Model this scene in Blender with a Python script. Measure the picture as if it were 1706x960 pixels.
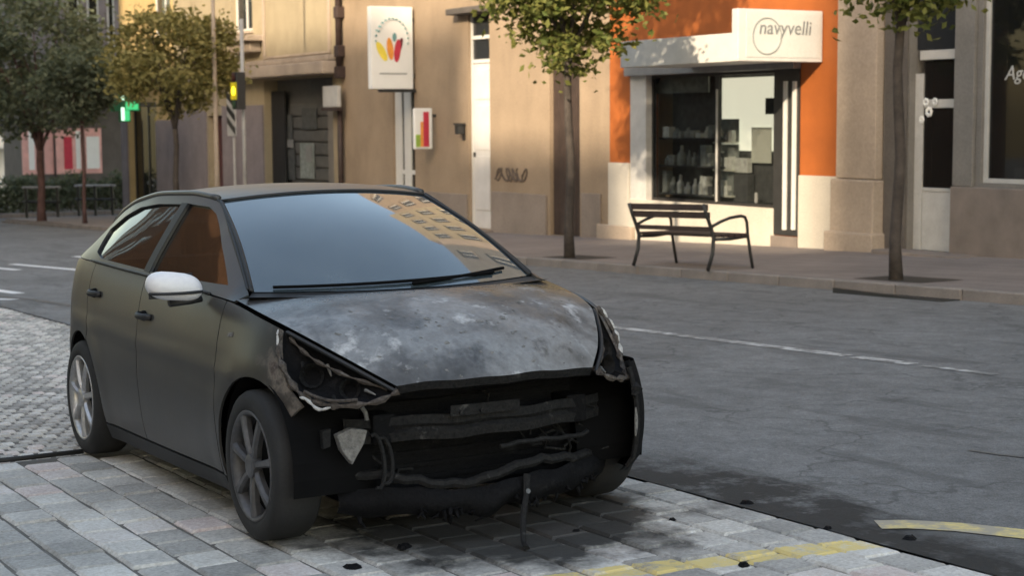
import bpy, bmesh, math, random
import numpy as np
from mathutils import Vector, Matrix
from mathutils.geometry import delaunay_2d_cdt
for o in list(bpy.data.objects): bpy.data.objects.remove(o)
scene = bpy.context.scene
COL = scene.collection
R = math.radians
rnd = random.Random(7)
# ------------------------------------------------------------------ camera
# world: +X runs uphill along the street (the car's forward), +Y across the road to the shop fronts
FPX, PITCH, ROLL, PSI, SL = 2750., .1016, .0069, .5218, .0316
TA = math.tan(SL)
CX, CY, CZ = 7.5349, -3.2268, 1.7517
def o2w(v):
    x, y, z = v
    return Vector((x*math.sin(PSI) - y*math.cos(PSI), x*math.cos(PSI) + y*math.sin(PSI), z))
_c, _s = math.cos(PITCH), math.sin(PITCH)
_fw, _up, _rt = o2w((0, _c, -_s)), o2w((0, _s, _c)), o2w((1, 0, 0))
_r2 = _rt*math.cos(ROLL) - _up*math.sin(ROLL)
_u2 = _rt*math.sin(ROLL) + _up*math.cos(ROLL)
cam_d = bpy.data.cameras.new('camera'); cam = bpy.data.objects.new('camera', cam_d); COL.objects.link(cam)
cam_d.sensor_width = 36; cam_d.lens = 36*FPX/1706; cam_d.clip_end = 2000; cam_d.dof.use_dof = True; cam_d.dof.focus_distance = 7.6; cam_d.dof.aperture_fstop = 4.5; cam_d.clip_start = .05
m = Matrix((_r2, _u2, -_fw)).transposed().to_4x4(); m.translation = (CX, CY, CZ); cam.matrix_world = m
scene.camera = cam
# ------------------------------------------------------------------ light
SUN = Vector((.56, -.80, .40)).normalized()
world = bpy.data.worlds.new('World'); scene.world = world; world.use_nodes = True
wn = world.node_tree; wn.nodes.clear()
sky = wn.nodes.new('ShaderNodeTexSky'); sky.sky_type = 'NISHITA'; sky.sun_disc = False
sky.sun_elevation = math.asin(SUN.z); sky.sun_rotation = math.atan2(SUN.x, SUN.y); sky.dust_density = 2.0; sky.air_density = 1.3
bg = wn.nodes.new('ShaderNodeBackground'); bg.inputs[1].default_value = .15
wo = wn.nodes.new('ShaderNodeOutputWorld')
wn.links.new(sky.outputs[0], bg.inputs[0]); wn.links.new(bg.outputs[0], wo.inputs[0])
sd = bpy.data.lights.new('sun', 'SUN'); sd.energy = 2.0; sd.angle = R(1.2); sd.color = (1, .90, .76)
so = bpy.data.objects.new('sun', sd); COL.objects.link(so); so.location = (0, 0, 40)
so.rotation_euler = SUN.to_track_quat('Z', 'Y').to_euler()
scene.view_settings.view_transform = 'Standard'; scene.view_settings.look = 'None'
scene.view_settings.exposure = 1.78; scene.view_settings.gamma = 1
scene.view_settings.use_white_balance = True; scene.view_settings.white_balance_temperature = 7700; scene.view_settings.white_balance_tint = 10
scene.render.engine = 'CYCLES'

# ------------------------------------------------------------------ pixel helpers (photo pixel -> point on a known plane)
def ray(px, py):
    u2, v2 = (px-853)/FPX, (480-py)/FPX
    return _r2*u2 + _u2*v2 + _fw
def on_y(px, py, y):
    d = ray(px, py); k = (y-CY)/d.y
    return CX+k*d.x, CZ+k*d.z
def on_x(px, py, x):
    d = ray(px, py); k = (x-CX)/d.x
    return CY+k*d.y, CZ+k*d.z
def on_g(px, py, h=0.):
    d = ray(px, py); k = (h + CX*TA - CZ)/(d.z - d.x*TA)
    return CX+k*d.x, CY+k*d.y
def gz(x): return x*TA
FY = 13.7      # facade line
def fx(px, py=200): return on_y(px, py, FY)[0]
def fz(px, py): return on_y(px, py, FY)[1]

# ------------------------------------------------------------------ materials
MATS = {}
def nodes(name):
    mt = bpy.data.materials.new(name); mt.use_nodes = True
    nt = mt.node_tree; b = nt.nodes['Principled BSDF']; MATS[name] = mt
    return mt, nt, b
def N(nt, t, **kw):
    n = nt.nodes.new(t)
    for k, v in kw.items():
        if k in n.inputs: n.inputs[k].default_value = v
        else: setattr(n, k, v)
    return n
def coords(nt, kind='Object'): return nt.nodes.new('ShaderNodeTexCoord').outputs[kind]
def noise(nt, vec, scale, detail=4, rough=.55):
    n = N(nt, 'ShaderNodeTexNoise', Scale=scale, Detail=detail, Roughness=rough); nt.links.new(vec, n.inputs['Vector']); return n.outputs['Fac']
def ramp(nt, fac, stops):
    n = nt.nodes.new('ShaderNodeValToRGB'); nt.links.new(fac, n.inputs[0]); e = n.color_ramp.elements
    while len(e) < len(stops): e.new(.5)
    for i, (p, c) in enumerate(stops):
        e[i].position = p; e[i].color = (*c, 1) if len(c) == 3 else c
    return n.outputs[0]
def grey(v): return (v, v, v)
def mixc(nt, fac, a, b, mode='MIX'):
    n = nt.nodes.new('ShaderNodeMixRGB'); n.blend_type = mode
    for s, v in ((0, fac), (1, a), (2, b)):
        if hasattr(v, 'default_value') or isinstance(v, bpy.types.NodeSocket): nt.links.new(v, n.inputs[s])
        else: n.inputs[s].default_value = v if s == 0 else (*v, 1)
    return n.outputs[0]
def math_(nt, op, a, b=0.):
    n = nt.nodes.new('ShaderNodeMath'); n.operation = op
    for i, v in enumerate((a, b)):
        if isinstance(v, bpy.types.NodeSocket): nt.links.new(v, n.inputs[i])
        else: n.inputs[i].default_value = v
    return n.outputs[0]
def bump(nt, b, h, strength=.3, dist=.01):
    n = N(nt, 'ShaderNodeBump', Strength=strength, Distance=dist); nt.links.new(h, n.inputs['Height']); nt.links.new(n.outputs[0], b.inputs['Normal'])
def pm(name, col, rough=.7, var=.22, scale=2.5, fine=40, bmp=.25, dist=.004, metal=0., spec=.4, streak=0.):
    """plain procedural surface: base colour broken up by two noises, fine relief"""
    mt, nt, b = nodes(name); v = coords(nt)
    n1 = noise(nt, v, scale, 5); n2 = noise(nt, v, fine, 3)
    lo = tuple(c*(1-var) for c in col); hi = tuple(min(1, c*(1+var)) for c in col)
    c1 = ramp(nt, n1, [(.3, lo), (.7, hi)])
    c2 = mixc(nt, .35, c1, ramp(nt, n2, [(.3, grey(.35)), (.7, grey(.65))]), 'OVERLAY')
    if streak:
        mp = N(nt, 'ShaderNodeMapping'); mp.inputs['Scale'].default_value = (1, 1, .3); nt.links.new(v, mp.inputs[0])
        n3 = noise(nt, mp.outputs[0], 1.6, 7, .62)
        c2 = mixc(nt, ramp(nt, n3, [(.48, grey(0)), (.78, grey(streak*.9))]), c2, tuple(c*.45 for c in col))
    nt.links.new(c2, b.inputs['Base Color'])
    b.inputs['Roughness'].default_value = rough; b.inputs['Metallic'].default_value = metal
    b.inputs['Specular IOR Level'].default_value = spec
    if bmp: bump(nt, b, n2, bmp, dist)
    return mt
def emit(name, col, strength, base=None):
    mt, nt, b = nodes(name); b.inputs['Base Color'].default_value = (*(base or col), 1)
    b.inputs['Emission Color'].default_value = (*col, 1); b.inputs['Emission Strength'].default_value = strength; return mt
def glass_mat(name, tint, clear=.5, rough=.03, spec=.5, ior=1.5):
    """window pane: mirror coat over a tinted, partly clear body"""
    mt, nt, b = nodes(name)
    b.inputs['Base Color'].default_value = (*tint, 1); b.inputs['Roughness'].default_value = rough; b.inputs['IOR'].default_value = ior
    b.inputs['Specular IOR Level'].default_value = spec
    tr = N(nt, 'ShaderNodeBsdfTransparent'); tr.inputs[0].default_value = (*[min(1, t*.5+.84) for t in tint], 1)
    fr = N(nt, 'ShaderNodeFresnel', IOR=1.5)
    gb = nt.nodes.new('ShaderNodeNewGeometry'); fo = math_(nt, 'MULTIPLY', fr.outputs[0], math_(nt, 'SUBTRACT', 1.0, gb.outputs['Backfacing']))
    k = math_(nt, 'MULTIPLY', math_(nt, 'SUBTRACT', 1.0, fo), clear)
    mx = nt.nodes.new('ShaderNodeMixShader'); nt.links.new(k, mx.inputs[0]); nt.links.new(b.outputs[0], mx.inputs[1]); nt.links.new(tr.outputs[0], mx.inputs[2])
    nt.links.new(mx.outputs[0], nt.nodes['Material Output'].inputs[0]); return mt

pm('render_beige', (.315, .235, .165), .9, .12, 1.2, 30, .3, streak=.35)
pm('render_beige_low', (.25, .205, .175), .9, .15, 1.0, 25, .3, streak=.3)
pm('render_cream', (.34, .28, .19), .9, .1, 1.5, 30, .25, streak=.25)
pm('render_yellow', (.48, .345, .165), .9, .1, 1.5, 30, .25, streak=.2)
pm('render_mauve', (.22, .19, .20), .9, .12, 1.5, 30, .25, streak=.3)
pm('orange_wall', (.36, .098, .022), .75, .16, 1.3, 60, .15, streak=.25)
pm('white_plinth', (.53, .485, .42), .7, .06, 2, 40, .15, streak=.12)
pm('white_paint', (.62, .61, .585), .5, .05, 3, 60, .1)
pm('white_door', (.62, .60, .585), .55, .06, 3, 60, .1, streak=.12)
pm('stone_pillar', (.40, .32, .255), .85, .13, 1.6, 28, .35, streak=.3)
pm('stone_dark', (.115, .10, .09), .85, .16, 1.6, 28, .35, streak=.3)
pm('granite', (.20, .165, .145), .75, .16, 3, 70, .2, streak=.2)
pm('grey_render', (.19, .178, .165), .85, .12, 1.6, 28, .3, streak=.25)
pm('dark_metal', (.03, .03, .03), .45, .2, 5, 80, .1)
pm('grey_metal', (.22, .22, .22), .45, .12, 5, 80, .1)
pm('pole_paint', (.36, .35, .34), .5, .12, 5, 80, .1)
pm('pale_frame', (.50, .49, .47), .5, .08, 5, 80, .1)
pm('dark_wood', (.050, .032, .028), .6, .25, 6, 60, .3)
pm('brown_door', (.055, .037, .030), .6, .22, 5, 50, .3, streak=.3)
pm('red_door', (.085, .028, .030), .6, .2, 5, 50, .3)
pm('shutter_grey', (.10, .10, .098), .6, .15, 5, 50, .2)
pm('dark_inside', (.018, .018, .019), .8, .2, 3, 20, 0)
pm('shelf_grey', (.055, .06, .058), .7, .2, 5, 50, .1)
pm('board_white', (.60, .64, .56), .6, .06, 3, 40, 0)
pm('goods_pale', (.60, .64, .60), .7, .3, 9, 60, 0)
pm('goods_mid', (.24, .27, .255), .7, .3, 9, 60, 0)
pm('goods_dark', (.075, .08, .08), .7, .3, 9, 60, 0)
pm('roof_tile', (.22, .10, .06), .85, .25, 6, 40, .4)
pm('concrete', (.30, .29, .28), .85, .15, 2, 40, .25, streak=.2)
pm('brick_house', (.20, .095, .045), .85, .2, 2, 40, .3)
pm('pale_house', (.66, .64, .60), .85, .08, 2, 40, .2)
pm('pink_front', (.75, .40, .36), .6, .2, 2, 30, 0)
pm('ink_grey', (.20, .21, .21), .6, .1, 5, 40, 0)
pm('ink_soft', (.30, .31, .30), .6, .1, 5, 40, 0)
pm('teal_ink', (.16, .33, .34), .6, .1, 5, 40, 0)
pm('yellow_ink', (.85, .68, .10), .6, .1, 5, 40, 0)
pm('orange_ink', (.80, .30, .06), .6, .1, 5, 40, 0)
pm('red_ink', (.55, .04, .07), .6, .1, 5, 40, 0)
pm('maroon_ink', (.16, .035, .045), .6, .1, 5, 40, 0)
pm('green_ink', (.30, .45, .08), .6, .1, 5, 40, 0)
pm('graffiti_ink', (.10, .075, .06), .8, .3, 5, 40, 0)
pm('yellow_housing', (.72, .60, .03), .45, .12, 5, 60, 0)
pm('bark', (.062, .050, .043), .9, .35, 7, 35, .8, .01)
pm('bark_red', (.10, .055, .050), .9, .3, 7, 35, .8, .01)
pm('soil', (.045, .038, .032), .95, .3, 8, 60, .6, .01)
pm('sign_white', (.82, .82, .80), .4, .03, 3, 60, 0)
pm('sign_grey', (.60, .61, .58), .4, .04, 3, 60, 0)
glass_mat('shop_glass', (.02, .024, .024), .86)
glass_mat('dark_glass', (.012, .013, .014), .35)
glass_mat('far_glass', (.03, .034, .04), .25, .06)

# ------------------------------------------------------------------ mesh helpers
ORG = {}
def link(name, me, mat, parent=None, smooth=False):
    o = bpy.data.objects.new(name, me); COL.objects.link(o)
    if mat is not None and not me.materials: me.materials.append(MATS[mat] if isinstance(mat, str) else mat)
    if smooth: me.shade_smooth()
    if parent is not None: o.parent = parent
    return o
def thing(name, label, cat, loc, group=None, rot=(0, 0, 0)):
    o = bpy.data.objects.new(name, None); COL.objects.link(o); o.empty_display_size = .2
    o.location = loc; o.rotation_euler = rot; o['label'] = label; o['category'] = cat
    if group: o['group'] = group
    ORG[o.name] = Vector(loc); return o
def tag(o, label, cat, group=None):
    o['label'] = label; o['category'] = cat
    if group: o['group'] = group
    return o
def org_of(p):
    o = Vector((0, 0, 0))
    while p is not None:
        if p.name in ORG: return ORG[p.name]
        p = p.parent
    return o
class MB:
    def __init__(s): s.v = []; s.f = []
    def add(s, vs, fs):
        n = len(s.v); s.v += [tuple(v) for v in vs]; s.f += [tuple(i+n for i in f) for f in fs]; return s
    def box(s, x0, x1, y0, y1, z0, z1):
        return s.add([(x0,y0,z0),(x1,y0,z0),(x1,y1,z0),(x0,y1,z0),(x0,y0,z1),(x1,y0,z1),(x1,y1,z1),(x0,y1,z1)],
                     [(0,3,2,1),(4,5,6,7),(0,1,5,4),(1,2,6,5),(2,3,7,6),(3,0,4,7)])
    def tube(s, pts, rad, n=8, cap=True, flat=1.0):
        pts = [Vector(p) for p in pts]
        if not hasattr(rad, '__len__'): rad = [rad]*len(pts)
        vs = []; fs = []
        ref = Vector((.13, .31, .94)).normalized()
        for i, p in enumerate(pts):
            d = (pts[min(i+1, len(pts)-1)] - pts[max(i-1, 0)]).normalized()
            a = d.cross(ref)
            if a.length < .05: a = d.cross(Vector((1, 0, 0)))
            a.normalize(); b = d.cross(a)
            for k in range(n):
                t = 2*math.pi*k/n; vs.append(p + (a*math.cos(t) + b*math.sin(t)*flat)*rad[i])
        for i in range(len(pts)-1):
            for k in range(n):
                k2 = (k+1) % n; fs.append((i*n+k, i*n+k2, (i+1)*n+k2, (i+1)*n+k))
        if cap: fs.append(tuple(range(n-1, -1, -1))); fs.append(tuple((len(pts)-1)*n+k for k in range(n)))
        return s.add(vs, fs)
    def grid(s, fn, nu, nv, u0=0., u1=1., v0=0., v1=1.):
        vs = [fn(u0+(u1-u0)*i/nu, v0+(v1-v0)*j/nv) for j in range(nv+1) for i in range(nu+1)]
        fs = [(j*(nu+1)+i, j*(nu+1)+i+1, (j+1)*(nu+1)+i+1, (j+1)*(nu+1)+i) for j in range(nv) for i in range(nu)]
        return s.add(vs, fs)
    def build(s, name, mat, parent=None, bevel=0, smooth=False, fixn=False):
        o = org_of(parent)
        me = bpy.data.meshes.new(name); me.from_pydata([tuple(Vector(v)-o) for v in s.v], [], s.f)
        if bevel or fixn:
            bm = bmesh.new(); bm.from_mesh(me)
            if fixn: bmesh.ops.recalc_face_normals(bm, faces=bm.faces)
            if bevel: bmesh.ops.bevel(bm, geom=list(bm.edges), offset=bevel, segments=2, affect='EDGES', profile=.6)
            bm.to_mesh(me); bm.free()
        me.update(); return link(name, me, mat, parent, smooth)
def bx(name, x0, x1, y0, y1, z0, z1, mat, parent=None, bevel=.006):
    return MB().box(x0, x1, y0, y1, z0, z1).build(name, mat, parent, bevel)
def wall(name, x0, x1, z0, z1, y0, y1, holes, mat, parent):
    """slab facing -Y with rectangular openings (x0,x1,z0,z1)"""
    xs = sorted({x0, x1, *[c for h in holes for c in h[:2]]}); zs = sorted({z0, z1, *[c for h in holes for c in h[2:]]})
    xs = [x for x in xs if x0 <= x <= x1]; zs = [z for z in zs if z0 <= z <= z1]
    solid = lambda i, j: 0 <= i < len(xs)-1 and 0 <= j < len(zs)-1 and not any(h[0]-1e-6 <= xs[i] and xs[i+1] <= h[1]+1e-6 and h[2]-1e-6 <= zs[j] and zs[j+1] <= h[3]+1e-6 for h in holes)
    nx = len(xs); nz = len(zs); vs = [(x, y, z) for y in (y0, y1) for z in zs for x in xs]
    I = lambda i, j, k: k*nx*nz + j*nx + i; fs = []
    for i in range(nx-1):
        for j in range(nz-1):
            if not solid(i, j): continue
            fs.append((I(i,j,0), I(i+1,j,0), I(i+1,j+1,0), I(i,j+1,0))); fs.append((I(i,j,1), I(i,j+1,1), I(i+1,j+1,1), I(i+1,j,1)))
            if not solid(i-1, j): fs.append((I(i,j,0), I(i,j+1,0), I(i,j+1,1), I(i,j,1)))
            if not solid(i+1, j): fs.append((I(i+1,j,0), I(i+1,j,1), I(i+1,j+1,1), I(i+1,j+1,0)))
            if not solid(i, j-1): fs.append((I(i,j,0), I(i,j,1), I(i+1,j,1), I(i+1,j,0)))
            if not solid(i, j+1): fs.append((I(i,j+1,0), I(i+1,j+1,0), I(i+1,j+1,1), I(i,j+1,1)))
    return MB().add(vs, fs).build(name, mat, parent)
def text_mesh(name, body, size, mapfn, mat, parent, extrude=.004, shear=0., spacing=1.):
    cu = bpy.data.curves.new(name, 'FONT'); cu.body = body; cu.size = size; cu.extrude = extrude; cu.align_x = 'CENTER'; cu.align_y = 'CENTER'
    cu.shear = shear; cu.space_character = spacing; cu.resolution_u = 3
    t = bpy.data.objects.new('tmp', cu); COL.objects.link(t); dg = bpy.context.evaluated_depsgraph_get()
    me = bpy.data.meshes.new_from_object(t.evaluated_get(dg)); bpy.data.objects.remove(t); bpy.data.curves.remove(cu)
    o = org_of(parent)
    for v in me.vertices: v.co = Vector(mapfn(v.co.x, v.co.y, v.co.z)) - o
    me.name = name; me.materials.clear(); return link(name, me, mat, parent)
def window_part(parent, x0, x1, z0, z1, y, frame='white_paint', pane='far_glass', fw=.07, d=.08, mull=True, sill=None, name='window'):
    f = MB().box(x0, x1, y, y+d, z0, z0+fw).box(x0, x1, y, y+d, z1-fw, z1).box(x0, x0+fw, y, y+d, z0+fw, z1-fw).box(x1-fw, x1, y, y+d, z0+fw, z1-fw)
    xm = (x0+x1)/2
    if mull: f.box(xm-fw/2, xm+fw/2, y, y+d, z0+fw, z1-fw)
    w = f.build(name, frame, parent)
    sp = [(x0+fw, xm-fw/2), (xm+fw/2, x1-fw)] if mull else [(x0+fw, x1-fw)]
    for a, b in sp: MB().box(a, b, y+d*.4, y+d*.55, z0+fw, z1-fw).build('pane', pane, w)
    if sill: MB().box(x0-.08, x1+.08, y-.22, y, z0-.08, z0-.002).build('sill', sill, w)
    return w

# ================================================================== GROUND
def slope_sheet(name, pts, off, mat, kind='structure'):
    me = bpy.data.meshes.new(name); me.from_pydata([(x, y, gz(x)+off) for x, y in pts], [], [tuple(range(len(pts)))])
    me.update(); o = link(name, me, mat); o['kind'] = kind; return o
def asphalt(name, base, soot):
    mt, nt, b = nodes(name); v = coords(nt)
    a = noise(nt, v, .55, 5); f = noise(nt, v, 130, 2); m_ = noise(nt, v, 5, 6, .65)
    c = ramp(nt, a, [(.25, grey(base*.78)), (.75, grey(base*1.2))])
    c = mixc(nt, .8, c, ramp(nt, f, [(.25, grey(.22)), (.75, grey(.78))]), 'OVERLAY')
    c = mixc(nt, .8, c, ramp(nt, m_, [(.3, grey(.34)), (.7, grey(.64))]), 'OVERLAY')
    g2 = noise(nt, v, 34, 3, .7); c = mixc(nt, .7, c, ramp(nt, g2, [(.3, grey(.34)), (.7, grey(.66))]), 'OVERLAY')
    if soot:
        # hairline cracks and tar patches along the lane, soot and oil washed into the gutter below the burnt nose
        mp = N(nt, 'ShaderNodeMapping'); mp.inputs['Scale'].default_value = (.35, 1.6, 1); nt.links.new(v, mp.inputs[0])
        t = noise(nt, mp.outputs[0], 1.5, 6, .65)
        c = mixc(nt, ramp(nt, t, [(.555, grey(0)), (.62, grey(.5))]), c, grey(base*.45))
        cv = N(nt, 'ShaderNodeTexVoronoi', Scale=.55); cv.feature = 'DISTANCE_TO_EDGE'; wv = N(nt, 'ShaderNodeVectorMath'); wv.operation = 'ADD'; nz = N(nt, 'ShaderNodeTexNoise', Scale=2.2, Detail=6.); nt.links.new(v, nz.inputs['Vector']); nt.links.new(v, wv.inputs[0]); nt.links.new(nz.outputs['Color'], wv.inputs[1]); nt.links.new(wv.outputs[0], cv.inputs['Vector'])
        c = mixc(nt, ramp(nt, cv.outputs['Distance'], [(.004, grey(.55)), (.012, grey(0))]), c, grey(base*.35))
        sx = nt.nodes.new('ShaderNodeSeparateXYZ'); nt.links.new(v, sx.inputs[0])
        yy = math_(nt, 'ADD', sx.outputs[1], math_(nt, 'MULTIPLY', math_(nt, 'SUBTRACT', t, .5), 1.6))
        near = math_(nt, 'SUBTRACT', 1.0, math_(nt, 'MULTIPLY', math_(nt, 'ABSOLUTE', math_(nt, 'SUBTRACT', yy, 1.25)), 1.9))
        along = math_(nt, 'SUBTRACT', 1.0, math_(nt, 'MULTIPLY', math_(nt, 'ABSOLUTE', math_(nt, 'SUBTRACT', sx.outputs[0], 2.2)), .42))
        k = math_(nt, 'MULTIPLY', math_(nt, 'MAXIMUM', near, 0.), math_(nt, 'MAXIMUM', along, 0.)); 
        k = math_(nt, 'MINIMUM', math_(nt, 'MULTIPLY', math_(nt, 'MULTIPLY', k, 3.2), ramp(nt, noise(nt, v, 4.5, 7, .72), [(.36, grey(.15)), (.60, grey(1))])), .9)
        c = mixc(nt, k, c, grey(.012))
    nt.links.new(c, b.inputs['Base Color']); b.inputs['Roughness'].default_value = .8; b.inputs['Specular IOR Level'].default_value = .35
    bump(nt, b, f, .35, .006); return mt
asphalt('asphalt_far', .13, False); asphalt('asphalt', .155, True)
slope_sheet('ground', [(-500, -400), (500, -400), (500, 400), (-500, 400)], -.06, 'asphalt_far')
slope_sheet('road', [(-110, 1.18), (40, 1.18), (40, 9.40), (-110, 9.40)], -.004, 'asphalt')
KERB_Y = 9.40
def flag_mat():
    mt, nt, b = nodes('pavement_flags'); v = coords(nt)
    a = noise(nt, v, .7, 5); f = noise(nt, v, 60, 3)
    c = ramp(nt, a, [(.3, (.175, .148, .14)), (.7, (.235, .20, .185))])
    c = mixc(nt, .4, c, ramp(nt, f, [(.25, grey(.3)), (.75, grey(.7))]), 'OVERLAY')
    br = N(nt, 'ShaderNodeTexBrick', Scale=1.0); br.inputs['Mortar Size'].default_value = .012; br.inputs['Brick Width'].default_value = .6; br.inputs['Row Height'].default_value = .4
    br.inputs['Color1'].default_value = (1, 1, 1, 1); br.inputs['Color2'].default_value = (.86, .86, .86, 1); br.inputs['Mortar'].default_value = (.55, .55, .55, 1)
    nt.links.new(v, br.inputs['Vector']); c = mixc(nt, 1., c, br.outputs['Color'], 'MULTIPLY')
    nt.links.new(c, b.inputs['Base Color']); b.inputs['Roughness'].default_value = .75; bump(nt, b, f, .3, .004); return mt
flag_mat()
pav = MB()
for y0, y1 in ((KERB_Y+.16, FY+.3),):
    xs = (-48.6, 40); pav.add([(x, y, gz(x)+z) for z in (.115, -.05) for x in xs for y in (y0, y1)], [(0, 1, 3, 2), (4, 6, 7, 5), (0, 2, 6, 4), (1, 5, 7, 3), (0, 4, 5, 1), (2, 3, 7, 6)])
pavement = pav.build('pavement', 'pavement_flags', None, fixn=True); pavement['kind'] = 'structure'
kerb = MB(); x0, x1 = -48.6, 40
kerb.add([(x, y, gz(x)+z) for z in (.06, -.05) for x in (x0, x1) for y in (KERB_Y+.02, KERB_Y+.158)], [(0, 1, 3, 2), (4, 6, 7, 5), (0, 2, 6, 4), (1, 5, 7, 3), (0, 4, 5, 1), (2, 3, 7, 6)])
pm('kerb_stone', (.21, .185, .17), .8, .2, 2, 50, .3)
kb = kerb.build('kerb', 'kerb_stone', None, fixn=True); kb['kind'] = 'structure'
ks = bpy.data.meshes.new('kerb_stone'); bm = bmesh.new(); bmesh.ops.create_cube(bm, size=1)
for v in bm.verts: v.co = (v.co.x*.988, v.co.y*.156, v.co.z*.16)
bmesh.ops.bevel(bm, geom=list(bm.edges), offset=.014, segments=1, affect='EDGES'); bm.to_mesh(ks); bm.free(); ks.materials.append(MATS['kerb_stone'])
for i in range(-40, 6):
    o = link('kerb_stone', ks, None, kb); x = i+.5; o.location = (x, KERB_Y+.079, gz(x)+.038); o.rotation_euler = (0, -SL, 0)
# far cross street pavement by the end building
px = MB(); px.add([(x, y, gz(x)+z) for z in (.10, -.05) for x in (-75, -56.5) for y in (9, 40)], [(0, 1, 3, 2), (4, 6, 7, 5), (0, 2, 6, 4), (1, 5, 7, 3), (0, 4, 5, 1), (2, 3, 7, 6)])
pp = px.build('far_pavement', 'pavement_flags', None, fixn=True); pp['kind'] = 'structure'

# ---- paved parking strip: setts laid one by one near the camera
def sett_mat(name, lo, hi):
    mt, nt, b = nodes(name); v = coords(nt)
    geo = nt.nodes.new('ShaderNodeNewGeometry'); oi = nt.nodes.new('ShaderNodeObjectInfo')
    r = math_(nt, 'FRACT', math_(nt, 'ADD', geo.outputs['Random Per Island'], oi.outputs['Random']))
    c = ramp(nt, r, [(0, (lo, lo*.96, lo*.90)), (.5, (lo*.5+hi*.5, lo*.49+hi*.47, lo*.46+hi*.44)), (.9, (hi, hi*.955, hi*.89)), (1, (hi*.98, hi*.84, hi*.80))])
    f = noise(nt, geo.outputs['Position'], 55, 4, .7); m_ = noise(nt, geo.outputs['Position'], 2.2, 5, .6)
    c = mixc(nt, .75, c, ramp(nt, f, [(.25, grey(.25)), (.75, grey(.75))]), 'OVERLAY')
    c = mixc(nt, .8, c, ramp(nt, m_, [(.3, grey(.33)), (.7, grey(.62))]), 'OVERLAY')
    # soot and melted plastic that ran out below the burnt nose: an uneven blot with its own edge
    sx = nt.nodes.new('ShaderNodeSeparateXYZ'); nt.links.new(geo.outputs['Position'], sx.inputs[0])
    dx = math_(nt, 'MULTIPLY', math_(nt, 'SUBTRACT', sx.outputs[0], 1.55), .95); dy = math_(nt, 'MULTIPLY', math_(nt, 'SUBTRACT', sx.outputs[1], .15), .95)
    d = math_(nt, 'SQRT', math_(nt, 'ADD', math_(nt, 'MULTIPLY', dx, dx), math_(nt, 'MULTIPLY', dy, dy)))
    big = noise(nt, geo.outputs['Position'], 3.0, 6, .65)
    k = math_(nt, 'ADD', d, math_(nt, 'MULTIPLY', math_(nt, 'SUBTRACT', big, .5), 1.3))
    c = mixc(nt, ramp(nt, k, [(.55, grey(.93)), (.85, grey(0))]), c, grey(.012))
    # worn yellow parking line painted across the setts
    ln = math_(nt, 'ABSOLUTE', math_(nt, 'SUBTRACT', math_(nt, 'SUBTRACT', sx.outputs[0], 2.535), math_(nt, 'MULTIPLY', math_(nt, 'SUBTRACT', sx.outputs[1], .02), .165)))
    ln = math_(nt, 'ADD', ln, math_(nt, 'MULTIPLY', math_(nt, 'SUBTRACT', f, .5), .05))
    on = math_(nt, 'MULTIPLY', math_(nt, 'LESS_THAN', ln, .082), math_(nt, 'GREATER_THAN', math_(nt, 'ADD', sx.outputs[1], math_(nt, 'MULTIPLY', big, .5)), .05))
    wr = ramp(nt, noise(nt, geo.outputs['Position'], 11, 7, .72), [(.36, grey(.12)), (.52, grey(.92))])
    c = mixc(nt, math_(nt, 'MULTIPLY', on, wr), c, (.70, .54, .20))
    nt.links.new(c, b.inputs['Base Color']); b.inputs['Roughness'].default_value = .8
    hh = math_(nt, 'ADD', f, math_(nt, 'MULTIPLY', noise(nt, geo.outputs['Position'], 14, 4), 1.5)); bump(nt, b, hh, .5, .008); return mt
sett_mat('sett', .30, .60); sett_mat('cobble', .30, .60)
pm('joint_sand', (.13, .12, .11), .95, .25, 6, 60, .5)
bed = slope_sheet('paved_strip', [(-60, -9.0), (30, -9.0), (30, 1.176), (-60, 1.176)], -.013, 'joint_sand')
SW, SLN = .198, .245
sett_me = []
for q in range(5):
    bm = bmesh.new(); bmesh.ops.create_cube(bm, size=1)
    for v in bm.verts: v.co = (v.co.x*(SLN-.013) + rnd.uniform(-.006, .006), v.co.y*(SW-.013) + rnd.uniform(-.004, .004), v.co.z*.05)
    bmesh.ops.bevel(bm, geom=[e for e in bm.edges if all(v.co.z > 0 for v in e.verts)], offset=.011, segments=1, affect='EDGES')
    for v in bm.verts: v.co.z -= .025
    me = bpy.data.meshes.new('paver'); bm.to_mesh(me); bm.free(); me.materials.append(MATS['sett']); sett_me.append(me)
cells = []
XJ = -1.30        # joint where the big setts stop and the small cobbles begin
for j in range(-24, 6):
    y = 1.172-SW/2-(j+24)*SW
    if y < -4.2: continue
    for i in range(0, 40):
        x = XJ+.03+(i+.5*((j) % 2))*SLN+SLN/2
        if x > 5.6: continue
        w = Vector((x-CX, y-CY, gz(x)-CZ)); dep = w.dot(_fw)
        if dep < .3: continue
        sx_, sy_ = w.dot(_r2)/dep*FPX, w.dot(_u2)/dep*FPX
        inview = abs(sx_) < 930 and abs(sy_) < 540
        undercar = -1.3 < x < 1.3 and -.62 < y < .8
        cells.append(((0 if inview and not undercar else 1, dep), x, y))
cells.sort(key=lambda c: c[0])
rest = MB()
for n, (_, x, y) in enumerate(cells):
    z = gz(x)+rnd.uniform(-.006, .003); rot = Matrix.Rotation(-SL, 4, 'Y') @ Matrix.Rotation(rnd.uniform(-.02, .02), 4, 'Z') @ Matrix.Rotation(rnd.uniform(-.012, .012), 4, 'X')
    me = sett_me[n % 5]
    if n < 300:
        o = link('paver', me, None, bed); o.matrix_local = Matrix.Translation((x, y, z)) @ rot
    else:
        M_ = Matrix.Translation((x, y, z)) @ rot; rest.add([M_ @ v.co for v in me.vertices], [tuple(p.vertices) for p in me.polygons])
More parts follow.
